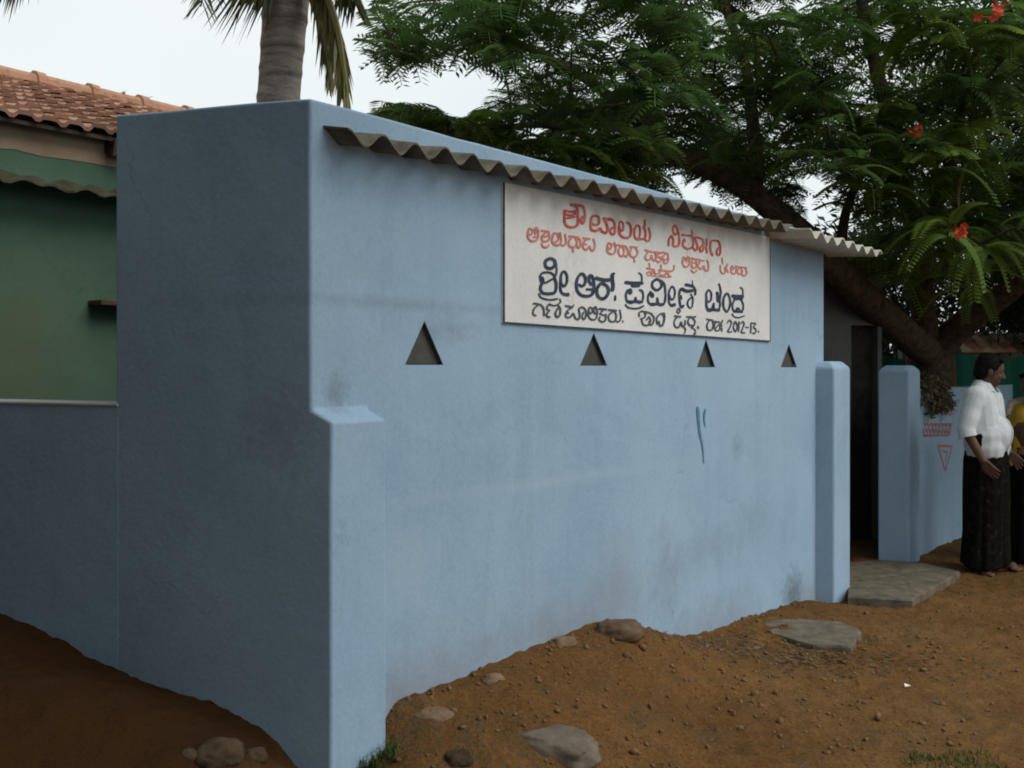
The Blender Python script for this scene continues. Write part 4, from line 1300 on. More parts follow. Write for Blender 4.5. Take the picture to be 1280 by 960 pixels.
# grass tufts
def tuft(p, n, h, rad, label):
    vv, ff, tt, k = [], [], [], 0
    for i in range(n):
        a_ = RNG.uniform(0, 6.28); r_ = rad * math.sqrt(RNG.random())
        x, y = p.x + r_ * math.cos(a_), p.y + r_ * math.sin(a_) * 0.7
        z = gz(x, y) - 0.004
        hh = h * RNG.uniform(0.4, 1.1); le = RNG.uniform(0, 6.28); ln = RNG.uniform(0.1, 0.7) * hh
        dx, dy = math.cos(le), math.sin(le); w_ = 0.0022
        pts = [np.array([x, y, z]), np.array([x + dx * ln * .35, y + dy * ln * .35, z + hh * .6]), np.array([x + dx * ln, y + dy * ln, z + hh * .9])]
        e_ = np.array([-dy, dx, 0]) * w_
        vv += [pts[0] - e_, pts[0] + e_, pts[1] + e_ * .8, pts[1] - e_ * .8, pts[2] + e_ * .15, pts[2] - e_ * .15]
        ff += [[k, k + 1, k + 2, k + 3], [k + 3, k + 2, k + 4, k + 5]]; k += 6
        tt += [RNG.random()] * 6
    o = np_mesh('grass_tuft', np.array(vv), np.array(ff), M['grass'], tone=tt)
    return tag(o, label, 'grass')
tuft(on_ground(462, 952), 420, 0.055, 0.10, 'green grass tuft at the foot of the wall corner')
tuft(on_ground(1195, 955), 380, 0.035, 0.20, 'low green grass patch on the open soil at the lower edge of the picture')

# ------------------------------------------------------------------ flame tree
def frond_template(npair=12, droop=0.35, pw=0.034, plen=0.30):
    """feathery compound leaf, unit length along +x"""
    vts, fs = [], []
    def ax(t): return np.array([t * (1 - 0.08 * t), 0, 0.10 * math.sin(t * 3.1) - droop * t * t])
    for i in range(npair):
        t = 0.12 + 0.88 * i / (npair - 1)
        L = plen * (0.55 + 0.45 * math.sin(math.pi * min(1, 0.18 + t * 0.78)))
        c = ax(t)
        for sgn in (-1, 1):
            d = np.array([0.42, sgn * 0.90, -0.18])
            d = d / np.linalg.norm(d)
            e = np.array([0.9, -sgn * 0.42, 0.0]) * pw
            o = len(vts)
            m = c + d * L * 0.5
            tip = c + d * L + np.array([0, 0, -0.10 * L])
            vts += [c, m - e, tip, m + e]
            fs.append([o, o + 1, o + 2, o + 3])
    for i in range(3):
        a, b_ = ax(i / 3), ax((i + 1) / 3)
        o = len(vts); w = np.array([0, 0.007, 0])
        vts += [a - w, a + w, b_ + w, b_ - w]
        fs.append([o, o + 1, o + 2, o + 3])
    return np.array(vts), np.array(fs)

def scatter_leaves(tpl, pos, dirs, lens, rolls, tones, name, m, parent):
    tv, tf = tpl
    n = len(pos)
    d = dirs / np.linalg.norm(dirs, axis=1, keepdims=True)
    up = np.tile(np.array([0, 0, 1.0]), (n, 1))
    y = np.cross(up, d); y /= np.linalg.norm(y, axis=1, keepdims=True) + 1e-9
    z = np.cross(d, y)
    cr_, sr = np.cos(rolls)[:, None], np.sin(rolls)[:, None]
    y2 = y * cr_ + z * sr
    z2 = z * cr_ - y * sr
    vv = (tv[None, :, 0:1] * d[:, None] + tv[None, :, 1:2] * y2[:, None] + tv[None, :, 2:3] * z2[:, None]) * lens[:, None, None] + pos[:, None]
    ff = tf[None] + (np.arange(n) * len(tv))[:, None, None]
    return np_mesh(name, vv.reshape(-1, 3), ff.reshape(-1, 4), m, parent, tone=np.repeat(tones, len(tv)))

def in_poly(px, py, poly):
    px, py = np.asarray(px), np.asarray(py)
    inside = np.zeros(px.shape, bool)
    n = len(poly)
    for i in range(n):
        x1, y1 = poly[i]; x2, y2 = poly[(i + 1) % n]
        c = ((y1 > py) != (y2 > py)) & (px < (x2 - x1) * (py - y1) / (y2 - y1 + 1e-9) + x1)
        inside ^= c
    return inside
def proj(P):
    return CX + F * P[:, 0] / P[:, 1], HY - F * (P[:, 2] - CAMZ) / P[:, 1]

# the natural openings of the crown (towards the lane) and its left outline
GAPS = [
    [(-900, -900), (440, -900), (452, 20), (462, 60), (476, 88), (520, 84), (560, 70), (588, 66), (604, 92), (612, 122), (596, 140), (566, 144), (505, 122), (468, 128), (446, 150), (430, 400), (-900, 400)],
    [(832, 206), (868, 214), (905, 238), (960, 258), (985, 285), (900, 300), (835, 260)],
    [(1008, 300), (1005, 232), (1022, 214), (1040, 216), (1034, 240), (1062, 258), (1066, 290)],
    [(640, 160), (652, 146), (690, 150), (665, 175)],
    [(878, 10), (905, 6), (908, 18), (884, 22)], [(700, 2), (742, -6), (744, 12), (710, 16)],
    [(590, 92), (612, 84), (640, 100), (622, 116)],
]
def in_gaps(P):
    px, py = proj(P)
    g_ = np.zeros(len(P), bool)
    for poly in GAPS:
        g_ |= in_poly(px, py, poly)
    return g_

TB = V(4.27, 10.62, 0)
tree = empty('flame_tree', TB, 'spreading flame tree with forked trunk, feathery leaves and red flowers behind the right wall', 'tree')
skel = []   # (points, radii)
def limb(pts, r0, r1):
    P = [np.array(p, float) for p in pts]
    S_ = spline([tuple(p) for p in P], 7) if len(P) > 2 else [tuple(P[0]), tuple(P[1])]
    n = len(S_)
    out = []
    for i, p in enumerate(S_):
        j = 0.03 * min(1, i / 4)
        out.append(V(*p) + V(mnoise.noise((p[0] * 1.5, p[1], p[2])), mnoise.noise((p[1] * 1.5, 3, p[2])), mnoise.noise((7, p[0] * 1.5, p[2]))) * j)
    rad = [r0 + (r1 - r0) * (i / (n - 1)) ** 0.8 for i in range(n)]
    skel.append((out, rad))
fork = tuple(at(1163, 446, 10.6))
limb([tuple(TB - V(0, 0, 0.4)), tuple(TB + V(0, 0, 0.8)), fork], 0.31, 0.235)
limb([fork, tuple(at(1112, 399, 9.45)), tuple(at(1048, 342, 8.75)), tuple(at(1000, 292, 8.6)), tuple(at(940, 243, 8.55)), tuple(at(890, 213, 8.5)), tuple(at(842, 197, 8.3))], 0.165, 0.075)
limb([tuple(at(842, 197, 8.3)), tuple(at(790, 190, 8.1)), tuple(at(700, 160, 7.9)), tuple(at(640, 158, 7.8)), tuple(at(560, 165, 7.6))], 0.05, 0.012)
limb([tuple(at(845, 198, 8.3)), tuple(at(800, 150, 8.0)), tuple(at(720, 90, 7.7)), tuple(at(600, 30, 7.4))], 0.07, 0.02)
limb([tuple(at(940, 243, 8.55)), tuple(at(945, 180, 8.8)), tuple(at(930, 80, 9.0)), tuple(at(880, -60, 8.8))], 0.085, 0.03)
limb([fork, tuple(at(1152, 380, 10.3)), tuple(at(1146, 300, 9.8)), tuple(at(1120, 200, 9.4)), tuple(at(1090, 60, 9.3)), tuple(at(1050, -140, 9.2))], 0.15, 0.04)
limb([fork, tuple(at(1205, 405, 10.3)), tuple(at(1262, 362, 9.9)), tuple(at(1340, 300, 9.5)), tuple(at(1450, 180, 9.3)), tuple(at(1520, 20, 9.0))], 0.165, 0.05)
limb([tuple(at(1146, 300, 9.6)), tuple(at(1180, 230, 9.1)), tuple(at(1200, 150, 8.6)), tuple(at(1230, 30, 8.1))], 0.08, 0.025)
limb([tuple(at(1120, 200, 9.4)), tuple(at(1020, 110, 9.4)), tuple(at(900, 0, 9.3)), tuple(at(760, -120, 9.0))], 0.09, 0.03)
limb([tuple(at(1150, 360, 9.75)), tuple(at(1175, 330, 9.1)), tuple(at(1190, 305, 8.5))], 0.06, 0.02)
limb([tuple(at(1048, 342, 8.75)), tuple(at(1060, 260, 8.7)), tuple(at(1100, 175, 8.4))], 0.06, 0.02)
b = MB()
for pts, rad in skel:
    b.tube(pts, rad, 10)
trunk = b.build('trunk', M['bark'], tree, smooth=True)

nodes = np.array([tuple(p) for pts, _ in skel[1:] for p in pts])
# rosettes of leaves through an umbrella shaped crown
ros = []
tries = 0
while len(ros) < 1230 and tries < 90000:
    tries += 1
    a_ = RNG.uniform(0, 2 * math.pi); r_ = math.sqrt(RNG.random())
    x, y = 3.4 + 5.4 * r_ * math.cos(a_), 9.4 + 3.6 * r_ * math.sin(a_)
    zlo = 3.15 - 0.55 * max(0, min(1, (x - 1.6) / 2.0)) + 0.25 * mnoise.noise((x * .8, y * .8, 0))
    zhi = 3.9 + 1.5 * math.sqrt(max(0, 1 - r_ * r_))
    z = zlo + (zhi - zlo) * RNG.random() ** 1.15
    P = np.array([[x, y, z]])
    if y < 6.5: continue
    if x > 1.2 and y < 7.3: continue
    nz_ = mnoise.noise((x * 1.1, y * 1.1, z * 1.6))
    if nz_ < -0.12 and RNG.random() < 0.75: continue
    px, py = proj(P)
    if in_gaps(P)[0]: continue
    if px[0] < 640 and py[0] > 178: continue
    # keep the space under the crown and around the fork open
    if px[0] > 1040 and py[0] > 385: continue
    if px[0] > 1000 and px[0] < 1130 and py[0] > 330: continue
    ros.append(P[0])
# low hanging sprays nearest the lane
front = [(1130, 170, 8.3), (1080, 195, 8.2), (1190, 190, 8.25), (1195, 298, 8.2), (1220, 285, 8.3), (1175, 320, 8.4), (1110, 215, 8.3), (1240, 30, 7.9), (1180, 45, 8.0), (1130, 60, 8.2),
         (1100, 140, 7.9), (1165, 205, 7.8), (1210, 170, 7.9), (1060, 165, 7.9), (1225, 305, 7.9), (1180, 290, 7.8), (1205, 60, 7.6), (1150, 30, 7.7), (1265, 60, 7.6), (1000, 140, 8.0), (1090, 235, 8.0), (1030, 190, 8.4), (1075, 265, 8.6), (1150, 235, 8.4), (1040, 250, 8.7), (1090, 320, 9.0), (1140, 275, 8.7), (1230, 210, 8.5), (960, 120, 8.2), (990, 60, 8.3), (900, 60, 8.1), (1268, 120, 8.2), (1215, 350, 8.9), (1120, 345, 9.2),
         (470, 145, 7.6), (510, 150, 7.6), (560, 158, 7.7), (600, 165, 7.8), (535, 145, 7.7), (640, 178, 7.9), (490, 135, 7.7), (585, 152, 7.8),
         (700, 200, 7.9), (760, 205, 8.1), (800, 215, 8.2), (660, 190, 7.9), (735, 190, 7.9), (780, 185, 8.0)]
for (px, py, Y) in front:
    ros.append(np.array(tuple(at(px, py, Y))))
ros = np.array(ros)
nfront = len(front)
pos, dirs, lens, rolls, tones = [], [], [], [], []
isfront = []
tw = MB()
# join each rosette to the nearest wood with a thin twig
order = np.argsort(np.min(np.linalg.norm(ros[:, None] - nodes[None, ::3], axis=2), axis=1))
nd = list(nodes)
nd_arr = np.array(nd)
for i in order:
    p = ros[i]
    d = np.linalg.norm(nd_arr - p, axis=1)
    q = nd_arr[np.argmin(d)]
    L = d.min()
    mid = (p + q) / 2 + np.array([0, 0, 0.08 * L]) + RNG.normal(0, 0.04, 3) * L
    if L > 0.03 and not in_gaps(mid[None])[0]:
        r_ = 0.005 + 0.008 * min(L, 1.2)
        tw.tube([q, mid, p], [r_ * 1.5, r_, 0.004], 4, cap=False)
    nd_arr = np.vstack([nd_arr, mid[None], p[None]])
    fr = i >= len(ros) - nfront
    n_l = RNG.integers(6, 9) if not fr else 9
    a0 = RNG.uniform(0, 6.28)
    tone0 = 0.18 + 0.30 * RNG.random() + (0.45 if fr else 0)  # front sprays toned up to look lit
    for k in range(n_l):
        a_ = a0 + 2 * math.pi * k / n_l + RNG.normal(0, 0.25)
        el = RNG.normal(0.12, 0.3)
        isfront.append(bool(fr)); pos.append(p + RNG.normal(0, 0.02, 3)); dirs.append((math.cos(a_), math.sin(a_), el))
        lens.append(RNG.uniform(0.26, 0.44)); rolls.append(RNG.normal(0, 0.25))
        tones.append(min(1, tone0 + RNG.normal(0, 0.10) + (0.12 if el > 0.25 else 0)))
pos, dirs, lens, rolls, tones = map(np.array, (pos, dirs, lens, rolls, tones))
dn = dirs / np.linalg.norm(dirs, axis=1, keepdims=True)
keep = ~(in_gaps(pos + dn * lens[:, None] * 0.75) | in_gaps(pos + dn * lens[:, None] * 0.4))
frs = np.array(isfront)
k1, k2 = keep & ~frs, keep & frs
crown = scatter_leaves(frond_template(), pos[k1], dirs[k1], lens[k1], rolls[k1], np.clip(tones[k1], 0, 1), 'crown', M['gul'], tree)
scatter_leaves(frond_template(20, 0.45, 0.034, 0.21), pos[k2], dirs[k2], lens[k2] * 1.25, rolls[k2] * .5, np.clip(tones[k2], 0, 1), 'low_spray', M['gul_lit'], tree)
tw.build('twigs', M['bark'], tree, smooth=True)
# pods, flowers, a bare twig
def pod(px, py, Y, L, bend):
    b = MB()
    p0 = at(px, py, Y)
    pts, w = [], []
    for i in range(9):
        t = i / 8
        pts.append(p0 + V(bend * math.sin(t * 2.2) * L, 0.02 * t, -L * t))
        w.append(0.024 * (0.35 + 0.65 * math.sin(math.pi * min(1, 0.12 + t * 0.84))))
    vts, fs = [], []
    for p, ww in zip(pts, w):
        vts += [p + V(ww, 0, 0), p + V(0, -ww * .35, 0), p - V(ww, 0, 0), p + V(0, ww * .35, 0)]
    for i in range(8):
        for k in range(4):
            fs.append((4 * i + k, 4 * i + (k + 1) % 4, 4 * i + 4 + (k + 1) % 4, 4 * i + 4 + k))
    fs += [(3, 2, 1, 0), (32, 33, 34, 35)]
    b.add(vts, fs)
    b.build('seed_pod', M['pod'], tree, smooth=True)
pod(946, 45, 7.9, 0.45, 0.02); pod(1234, 105, 7.9, 0.29, 0.16); pod(1207, 205, 8.0, 0.34, -0.16); pod(968, 130, 8.3, 0.2, 0.1); pod(1212, 10, 7.8, 0.3, 0.05)
def flower(px, py, Y, n, r):
    c = at(px, py, Y)
    vts, fs, qs = [], [], []
    for i in range(n):
        q = c + V(*RNG.normal(0, r, 3)); qs.append(q)
        nrm = V(*RNG.normal(0, 1, 3)).normalized()
        x = nrm.orthogonal().normalized(); y = nrm.cross(x)
        for k in range(5):
            a_ = 2 * math.pi * k / 5
            dd = x * math.cos(a_) + y * math.sin(a_); ee = nrm.cross(dd)
            o = len(vts); Lp = 0.036
            vts += [q, q + dd * Lp * .6 - ee * .013 + nrm * .006, q + dd * Lp + nrm * .012, q + dd * Lp * .6 + ee * .013 + nrm * .006]
            fs.append((o, o + 1, o + 2, o + 3))
    b = MB(); b.add(vts, fs)
    for q in qs: b.tube([c + V(0, 0, -.05), q], 0.004, 4)
    b.build('flower_cluster', M['flower'], tree)
flower(1144, 163, 7.35, 8, 0.026); flower(1245, 12, 7.0, 9, 0.034); flower(1205, 288, 7.35, 8, 0.028)
b = MB()
b.tube([at(1080, 175, 8.1), at(1078, 158, 8.1), at(1071, 146, 8.1), at(1068, 132, 8.1)], [0.014, 0.012, 0.010, 0.004], 6)
b.tube([at(1071, 146, 8.1), at(1076, 139, 8.1), at(1083, 144, 8.1)], [0.008, 0.006, 0.003], 5)
b.build('bare_twig', M['twig'], tree, smooth=True)

# ------------------------------------------------------------------ other trees
def leaf_quad(): 
    v = np.array([[0, 0, 0], [0.5, 0.17, 0.05], [1, 0, -0.06], [0.5, -0.17, 0.05]], float)
    return v, np.array([[0, 1, 2, 3]])
def bushy_tree(name, base, h, trunk_r, clumps, n, ll_, label, cat='tree', mat_=None, group=None):
    root = empty(name, base, label, cat, group)
    b = MB()
    top = Vector(base) + V(0, 0, h)
    b.tube([Vector(base) - V(0, 0, .3), Vector(base) + V(0.05, 0, h * .4), top], [trunk_r, trunk_r * .8, trunk_r * .4], 8)
    for (c, r) in clumps:
        cc = Vector(base) + Vector(c)
        b.tube([Vector(base) + V(0, 0, h * .5), (Vector(base) + V(0, 0, h * .7)).lerp(cc, .5), cc], [trunk_r * .5, trunk_r * .3, trunk_r * .1], 6)
    b.build('trunk', M['bark'], root, smooth=True)
    pos, dirs, tn = [], [], []
    for (c, r) in clumps:
        m = int(n * r ** 2 / sum(q[1] ** 2 for q in clumps))
        u = RNG.normal(0, 1, (m, 3)); u /= np.linalg.norm(u, axis=1, keepdims=True)
        rad = r * RNG.random((m, 1)) ** 0.45
        lump = np.array([1 + 0.35 * mnoise.noise(V(*q) * 2.2 + V(c[0], c[1], 0)) for q in u])[:, None]
        pos.append(np.array(c) + np.array(base) + u * rad * lump * np.array([1, 1, 0.8]))
        dirs.append(u + RNG.normal(0, 0.6, (m, 3)))
        tn.append(np.clip(RNG.normal(0.4, 0.22, m), 0, 1))
    pos, dirs, tn = np.concatenate(pos), np.concatenate(dirs), np.concatenate(tn)
    scatter_leaves(leaf_quad(), pos, dirs, RNG.uniform(0.7, 1.3, len(pos)) * ll_, RNG.normal(0, 0.6, len(pos)), tn, 'crown', mat_ or M['backleaf'], root)
    return root
bushy_tree('broadleaf_tree', (6.9, 14.2, 0), 4.2, 0.2, [((0, 0, 3.6), 2.3), ((-1.7, .3, 2.7), 1.7), ((1.8, 0, 3.0), 2.0), ((.5, -.6, 5.4), 1.8), ((-.9, 0, 5.0), 1.5), ((-0.2, -1.2, 2.3), 1.1)], 15000, 0.16,
           'dense dark leafy tree filling the background beyond the flame tree', mat_=M['backleaf'])
bushy_tree('broadleaf_tree', (10.2, 15.0, 0), 4.6, 0.22, [((0, 0, 3.8), 2.6), ((-1.6, -.5, 2.6), 1.7), ((.3, 0, 5.8), 1.9), ((1.9, 0, 3.2), 2.0)], 9000, 0.18,
           'dark tree mostly cut off by the right edge of the picture', mat_=M['backleaf'])
bushy_tree('broadleaf_tree', (5.5, 15.5, 0), 3.0, 0.15, [((0, 0, 2.7), 1.3), ((-.9, 0, 1.8), 1.0), ((1.0, 0, 2.0), 1.2), ((-.2, -.4, 1.0), 0.9)], 7000, 0.13,
           'small dark tree low in the gap behind the forked trunk', mat_=M['backleaf'])
bushy_tree('broadleaf_tree', (6.2, 11.9, 0), 2.6, 0.10, [((0, -.3, 2.35), 0.72), ((-.7, -.2, 2.4), .62), ((.8, -.3, 2.4), .72), ((.1, -.2, 3.1), .8)], 8500, 0.10,
           'dark bushy tree hanging low over the shed behind the people', mat_=M['backleaf'])
bushy_tree('treetop', (at(172, 122, 17).x, 17.0, 0), 5.2, 0.15, [((-.1, 0, 5.65), .42), ((.3, 0, 5.5), .33), ((-.4, 0, 5.45), .3)], 500, 0.11,
           'small treetop just showing over the tiled ridge', mat_=M['backleaf'])

# dry bush leaning over the right wall by the pillar
def wallpx(px, py, off=0.0):
    k = (px - CX) / F
    u = (k * WR.y - WR.x) / (D.x - k * D.y)
    P = WR + D * u - S * off
    return V(P.x, P.y, CAMZ + (HY - py) / F * P.y)
c = wallpx(1164, 487, -0.28)
br = empty('dry_bush', V(c.x, c.y, gz(c.x, c.y)), 'brown dry bush spilling over the top of the right wall beside the free standing pillar', 'bush')
b = MB()
pos, dirs = [], []
for i in range(46):
    e = wallpx(1165 + RNG.normal(0, 6.5), 500 + RNG.normal(0, 11), 0.03 + 0.06 * RNG.random())
    s0 = V(c.x, c.y, gz(c.x, c.y)) + V(*RNG.normal(0, 0.02, 3))
    tp = wallpx(1164 + RNG.normal(0, 6), 480 + RNG.normal(0, 3), 0.0)
    b.tube([s0, s0.lerp(tp - D * 0 + S * 0.08, .6), tp + S * .03, e], [0.007, 0.006, 0.004, 0.002], 5, cap=False)
    for k in range(60):
        q = tp.lerp(e, RNG.random() * 1.05)
        pos.append(tuple(q + V(*RNG.normal(0, 0.022, 3)))); dirs.append(RNG.normal(0, 1, 3) + np.array([0, 0, -.6]))
b.build('stems', M['bark'], br)
pos = np.array(pos); dirs = np.array(dirs)
scatter_leaves(leaf_quad(), pos, dirs, RNG.uniform(0.03, 0.07, len(pos)), RNG.normal(0, .8, len(pos)), RNG.random(len(pos)), 'leaves', M['drybush'], br)

# ------------------------------------------------------------------ coconut palm behind the block
PB = V((350 - CX) / F * 5.95, 5.95, 0)
palm = empty('coconut_palm', PB + V(-.1, 0, 0.2), 'coconut palm with ringed grey trunk rising behind the block', 'palm')
pts, rad = [], []
n = 120
for i in range(n + 1):
    t = i / n
    z = -0.1 + 3.95 * t
    px = 340 + 30 * max(0, min(1.2, (z - 2.9) / 0.85)) if z > 2.0 else 334
    xx = PB.x + (-0.06 if z < 2.4 else -0.06 + (z - 2.4) * 0.075)
    ring = (z * 6.2) % 1.0
    r_ = 0.120 + 0.010 * math.exp(-((ring - 0.1) / 0.10) ** 2) + 0.004 * mnoise.noise((z * 3, 0, 0)) + (0.03 * max(0, z - 3.3))
    pts.append(V(xx, PB.y, z)); rad.append(r_)
b = MB(); b.tube(pts, rad, 20)
b.build('trunk', M['palm_trunk'], palm, smooth=True)
crownc = V(PB.x + 0.09, PB.y, 3.82)
def frond(az, el, L, droop, hang, tone0, twist=0.0, n=46):
    d0 = V(math.cos(az), math.sin(az), 0)
    side = V(-math.sin(az), math.cos(az), 0)
    rp = []
    for i in range(25):
        t = i / 24
        rp.append(crownc + d0 * (L * (t * math.cos(el) - droop * 0.25 * t * t)) + V(0, 0, L * (t * math.sin(el) - droop * t * t)))
    b = MB()
    b.tube(rp, [0.028 * (1 - 0.85 * i / 24) + 0.003 for i in range(25)], 5)
    nv0 = len(b.v)
    tn = [tone0 + .2] * nv0
    for i in range(n):
        t = 0.16 + 0.84 * i / n
        k = t * 24
        i0 = min(int(k), 23)
        p = rp[i0].lerp(rp[i0 + 1], k - i0)
        tang = (rp[i0 + 1] - rp[i0]).normalized()
        Ll = 0.58 * math.sin(math.pi * (0.14 + 0.80 * t)) ** 0.7 * RNG.uniform(0.85, 1.1)
        for sg_ in (-1, 1):
            dd = (side * sg_ * (1 - hang) + tang * 0.45 + V(0, 0, -hang - 0.15) + V(*RNG.normal(0, .07, 3))).normalized()
            e_ = tang.cross(dd).normalized().cross(dd).normalized() * 0.011
            m = p + dd * Ll * .5
            tip = p + dd * Ll + V(0, 0, -Ll * .22 * (1 - hang * .6))
            o = len(b.v)
            b.add([p - e_ * .6, p + e_ * .6, m + e_, m - e_, tip], [(0, 1, 2, 3), (3, 2, 4)])
            tn += [min(1, max(0, tone0 + RNG.normal(0, .12)))] * 5
    o = b.build('frond', M['palm_leaf'], palm)
    a_ = o.data.attributes.new('tone', 'FLOAT', 'POINT')
    a_.data.foreach_set('value', np.array(tn[:len(o.data.vertices)], dtype=np.float32))
def frond_along(keys, Ll0, hang, tone0, n=60, r0=0.022):
    """frond whose rib follows the given points"""
    rp = [V(*p) for p in spline([tuple(k) for k in keys], 8)]
    m_ = len(rp) - 1
    b = MB()
    b.tube(rp, [r0 * (1 - 0.85 * i / m_) + 0.003 for i in range(m_ + 1)], 5)
    tn = [min(1, tone0 + .15)] * len(b.v)
    for i in range(n):
        t = 0.10 + 0.90 * i / n
        k = t * m_
        i0 = min(int(k), m_ - 1)
        p = rp[i0].lerp(rp[i0 + 1], k - i0)
        tang = (rp[i0 + 1] - rp[i0]).normalized()
        side = tang.cross(V(0, 0, 1)); side = side.normalized() if side.length > 0.05 else V(1, 0, 0)
        Ll = Ll0 * math.sin(math.pi * (0.16 + 0.78 * t)) ** 0.7 * RNG.uniform(0.8, 1.12)
        for sg_ in (-1, 1):
            dd = (side * sg_ * (1 - hang) + tang * 0.45 + V(0, 0, -hang) + V(*RNG.normal(0, .09, 3))).normalized()
            e_ = V(*RNG.normal(0, 1, 3)).cross(dd).normalized() * 0.010
            m = p + dd * Ll * .5 + V(0, 0, -Ll * .04)
            tip = p + dd * Ll + V(0, 0, -Ll * .18)
            b.add([p - e_ * .6, p + e_ * .6, m + e_, m - e_, tip], [(0, 1, 2, 3), (3, 2, 4)])
            tn += [min(1, max(0, tone0 + RNG.normal(0, .12)))] * 5
    o = b.build('frond', M['palm_leaf'], palm)
    a_ = o.data.attributes.new('tone', 'FLOAT', 'POINT')
    a_.data.foreach_set('value', np.array(tn[:len(o.data.vertices)], dtype=np.float32))
A_ = lambda px, py, Y: tuple(at(px, py, Y))
# withered frond hanging down right of the trunk, green ones above it
frond_along([A_(378, -30, 5.9), A_(402, -14, 5.8), A_(420, 30, 5.7), A_(430, 90, 5.65), A_(436, 150, 5.65)], 0.30, 0.80, 0.9, 90, 0.03)
frond_along([A_(375, -35, 6.0), A_(396, -10, 6.05), A_(408, 40, 6.1), A_(412, 100, 6.1)], 0.26, 0.75, 0.75, 60)
frond_along([A_(380, -50, 5.9), A_(412, -78, 5.7), A_(440, -70, 5.5), A_(462, -45, 5.3)], 0.36, 0.55, 0.10, 60)
frond_along([A_(380, -50, 6.0), A_(408, -55, 6.3), A_(432, -30, 6.6), A_(445, 5, 6.8)], 0.32, 0.6, 0.15, 60)
frond_along([A_(362, -40, 5.9), A_(338, -46, 5.8), A_(312, -72, 5.7), A_(280, -110, 5.6)], 0.44, 0.75, 0.15, 70)
frond_along([A_(365, -90, 6.0), A_(250, -260, 5.9), A_(120, -210, 5.8), A_(40, -70, 5.7), A_(0, -40, 5.6)], 0.42, 0.6, 0.15, 80)
for k in range(7):
    az = R(51 * k + 15)
    c0_ = crownc
    frond_along([tuple(c0_ + V(math.cos(az), math.sin(az), 0) * r_ + V(0, 0, h_)) for r_, h_ in ((0, 0), (0.5, 0.75), (1.3, 1.25), (2.2, 1.15), (2.9, 0.7))], 0.5, 0.45, 0.15, 60)

# ------------------------------------------------------------------ right background: green sheet, shed, cable
b = MB()
n = 40
Ysh = 11.2
vts, fs = [], []
for i in range(n + 1):
    u = i / n
    x0 = at(1096, 450, Ysh).x + (at(1300, 450, Ysh).x - at(1096, 450, Ysh).x) * u
    y0 = Ysh + 0.035 * math.sin(u * 19) + 0.012 * math.sin(u * 47)
    zt_ = at(0, 447, Ysh).z + 0.04 * math.cos(u * 13)
    for z in (0.3, zt_):
        vts += [V(x0, y0, z), V(x0, y0 + .006, z)]
for i in range(n):
    a_, c_ = 4 * i, 4 * i + 4
    fs += [(a_, c_, c_ + 2, a_ + 2), (a_ + 1, a_ + 3, c_ + 3, c_ + 1), (a_ + 2, c_ + 2, c_ + 3, a_ + 3), (a_, a_ + 1, c_ + 1, c_)]
b.add(vts, fs)
tag(b.build('plastic_sheet', M['tarp'], origin=at(1200, 500, Ysh)), 'teal green plastic sheet hung behind the right wall, left of the standing man', 'sheet')
sh = empty('shed', V(6.4, 12.3, 0), 'dim shed with a tiled roof in the shade behind the people', 'shed')
b = MB()
for x in (5.4, 6.6, 7.8):
    b.box((x, 12.0, 0.85), 0.10, 0.10, 1.7)
b.bar((5.3, 12.0, 1.66), (8.2, 12.0, 1.66), 0.08, 0.06)
b.build('posts', M['stone'], sh)
b = MB(); tn = []
for r_ in range(2):
    for c_ in range(26):
        x = 5.1 + c_ * .125; y = 11.8 + r_ * 0.16; z = 1.74 + r_ * 0.085
        b.add([(x, y, z + .02), (x + .06, y, z + .045), (x + .125, y, z + .02), (x + .125, y + .17, z + .09), (x + .06, y + .17, z + .115), (x, y + .17, z + .09),
               (x, y, z - .01), (x + .125, y, z - .01)], [(0, 1, 4, 5), (1, 2, 3, 4), (0, 6, 7, 2, 1)])
        tn += [random.random()] * 8
o = b.build('roof', M['tile'], sh)
a_ = o.data.attributes.new('tone', 'FLOAT', 'POINT'); a_.data.foreach_set('value', np.array(tn, dtype=np.float32))
b = MB(); b.box((6.7, 13.4, 0.9), 3.4, 0.15, 2.2)
b.build('wall', M['grey_wall'], sh)

# ------------------------------------------------------------------ people
def cone_capsule(bm, a, ra, b_, rb, n=14):
    """tapered capsule, closed"""
    a, b_ = Vector(a), Vector(b_)
    t = (b_ - a)
    L = t.length
    t = t / L if L > 1e-6 else V(0, 0, 1)
    x = t.orthogonal().normalized(); y = t.cross(x)
    rings = []
    for k in range(1, 5):
        th = math.pi / 2 * k / 4
        rings.append((a - t * ra * math.cos(th), ra * math.sin(th)))
    for k in range(4):
        th = math.pi / 2 * k / 4
        rings.append((b_ + t * rb * math.sin(th), rb * math.cos(th)))
    vs_ = []
    for c, r in rings:
        vs_.append([bm.verts.new(c + (x * math.cos(2 * math.pi * i / n) + y * math.sin(2 * math.pi * i / n)) * r) for i in range(n)])
    p0, p1 = bm.verts.new(a - t * ra), bm.verts.new(b_ + t * rb)
    for r0, r1 in zip(vs_[:-1], vs_[1:]):
        for i in range(n):
            bm.faces.new((r0[i], r0[(i + 1) % n], r1[(i + 1) % n], r1[i]))
    for i in range(n):
        bm.faces.new((p0, vs_[0][(i + 1) % n], vs_[0][i]))
        bm.faces.new((p1, vs_[-1][i], vs_[-1][(i + 1) % n]))
def ellipsoid(bm, c, r, rot=None):
    q = bmesh.ops.create_uvsphere(bm, u_segments=24, v_segments=16, radius=1)
    for v in q['verts']:
        p = V(v.co.x * r[0], v.co.y * r[1], v.co.z * r[2])
        if rot: p = rot @ p
        v.co = p + Vector(c)
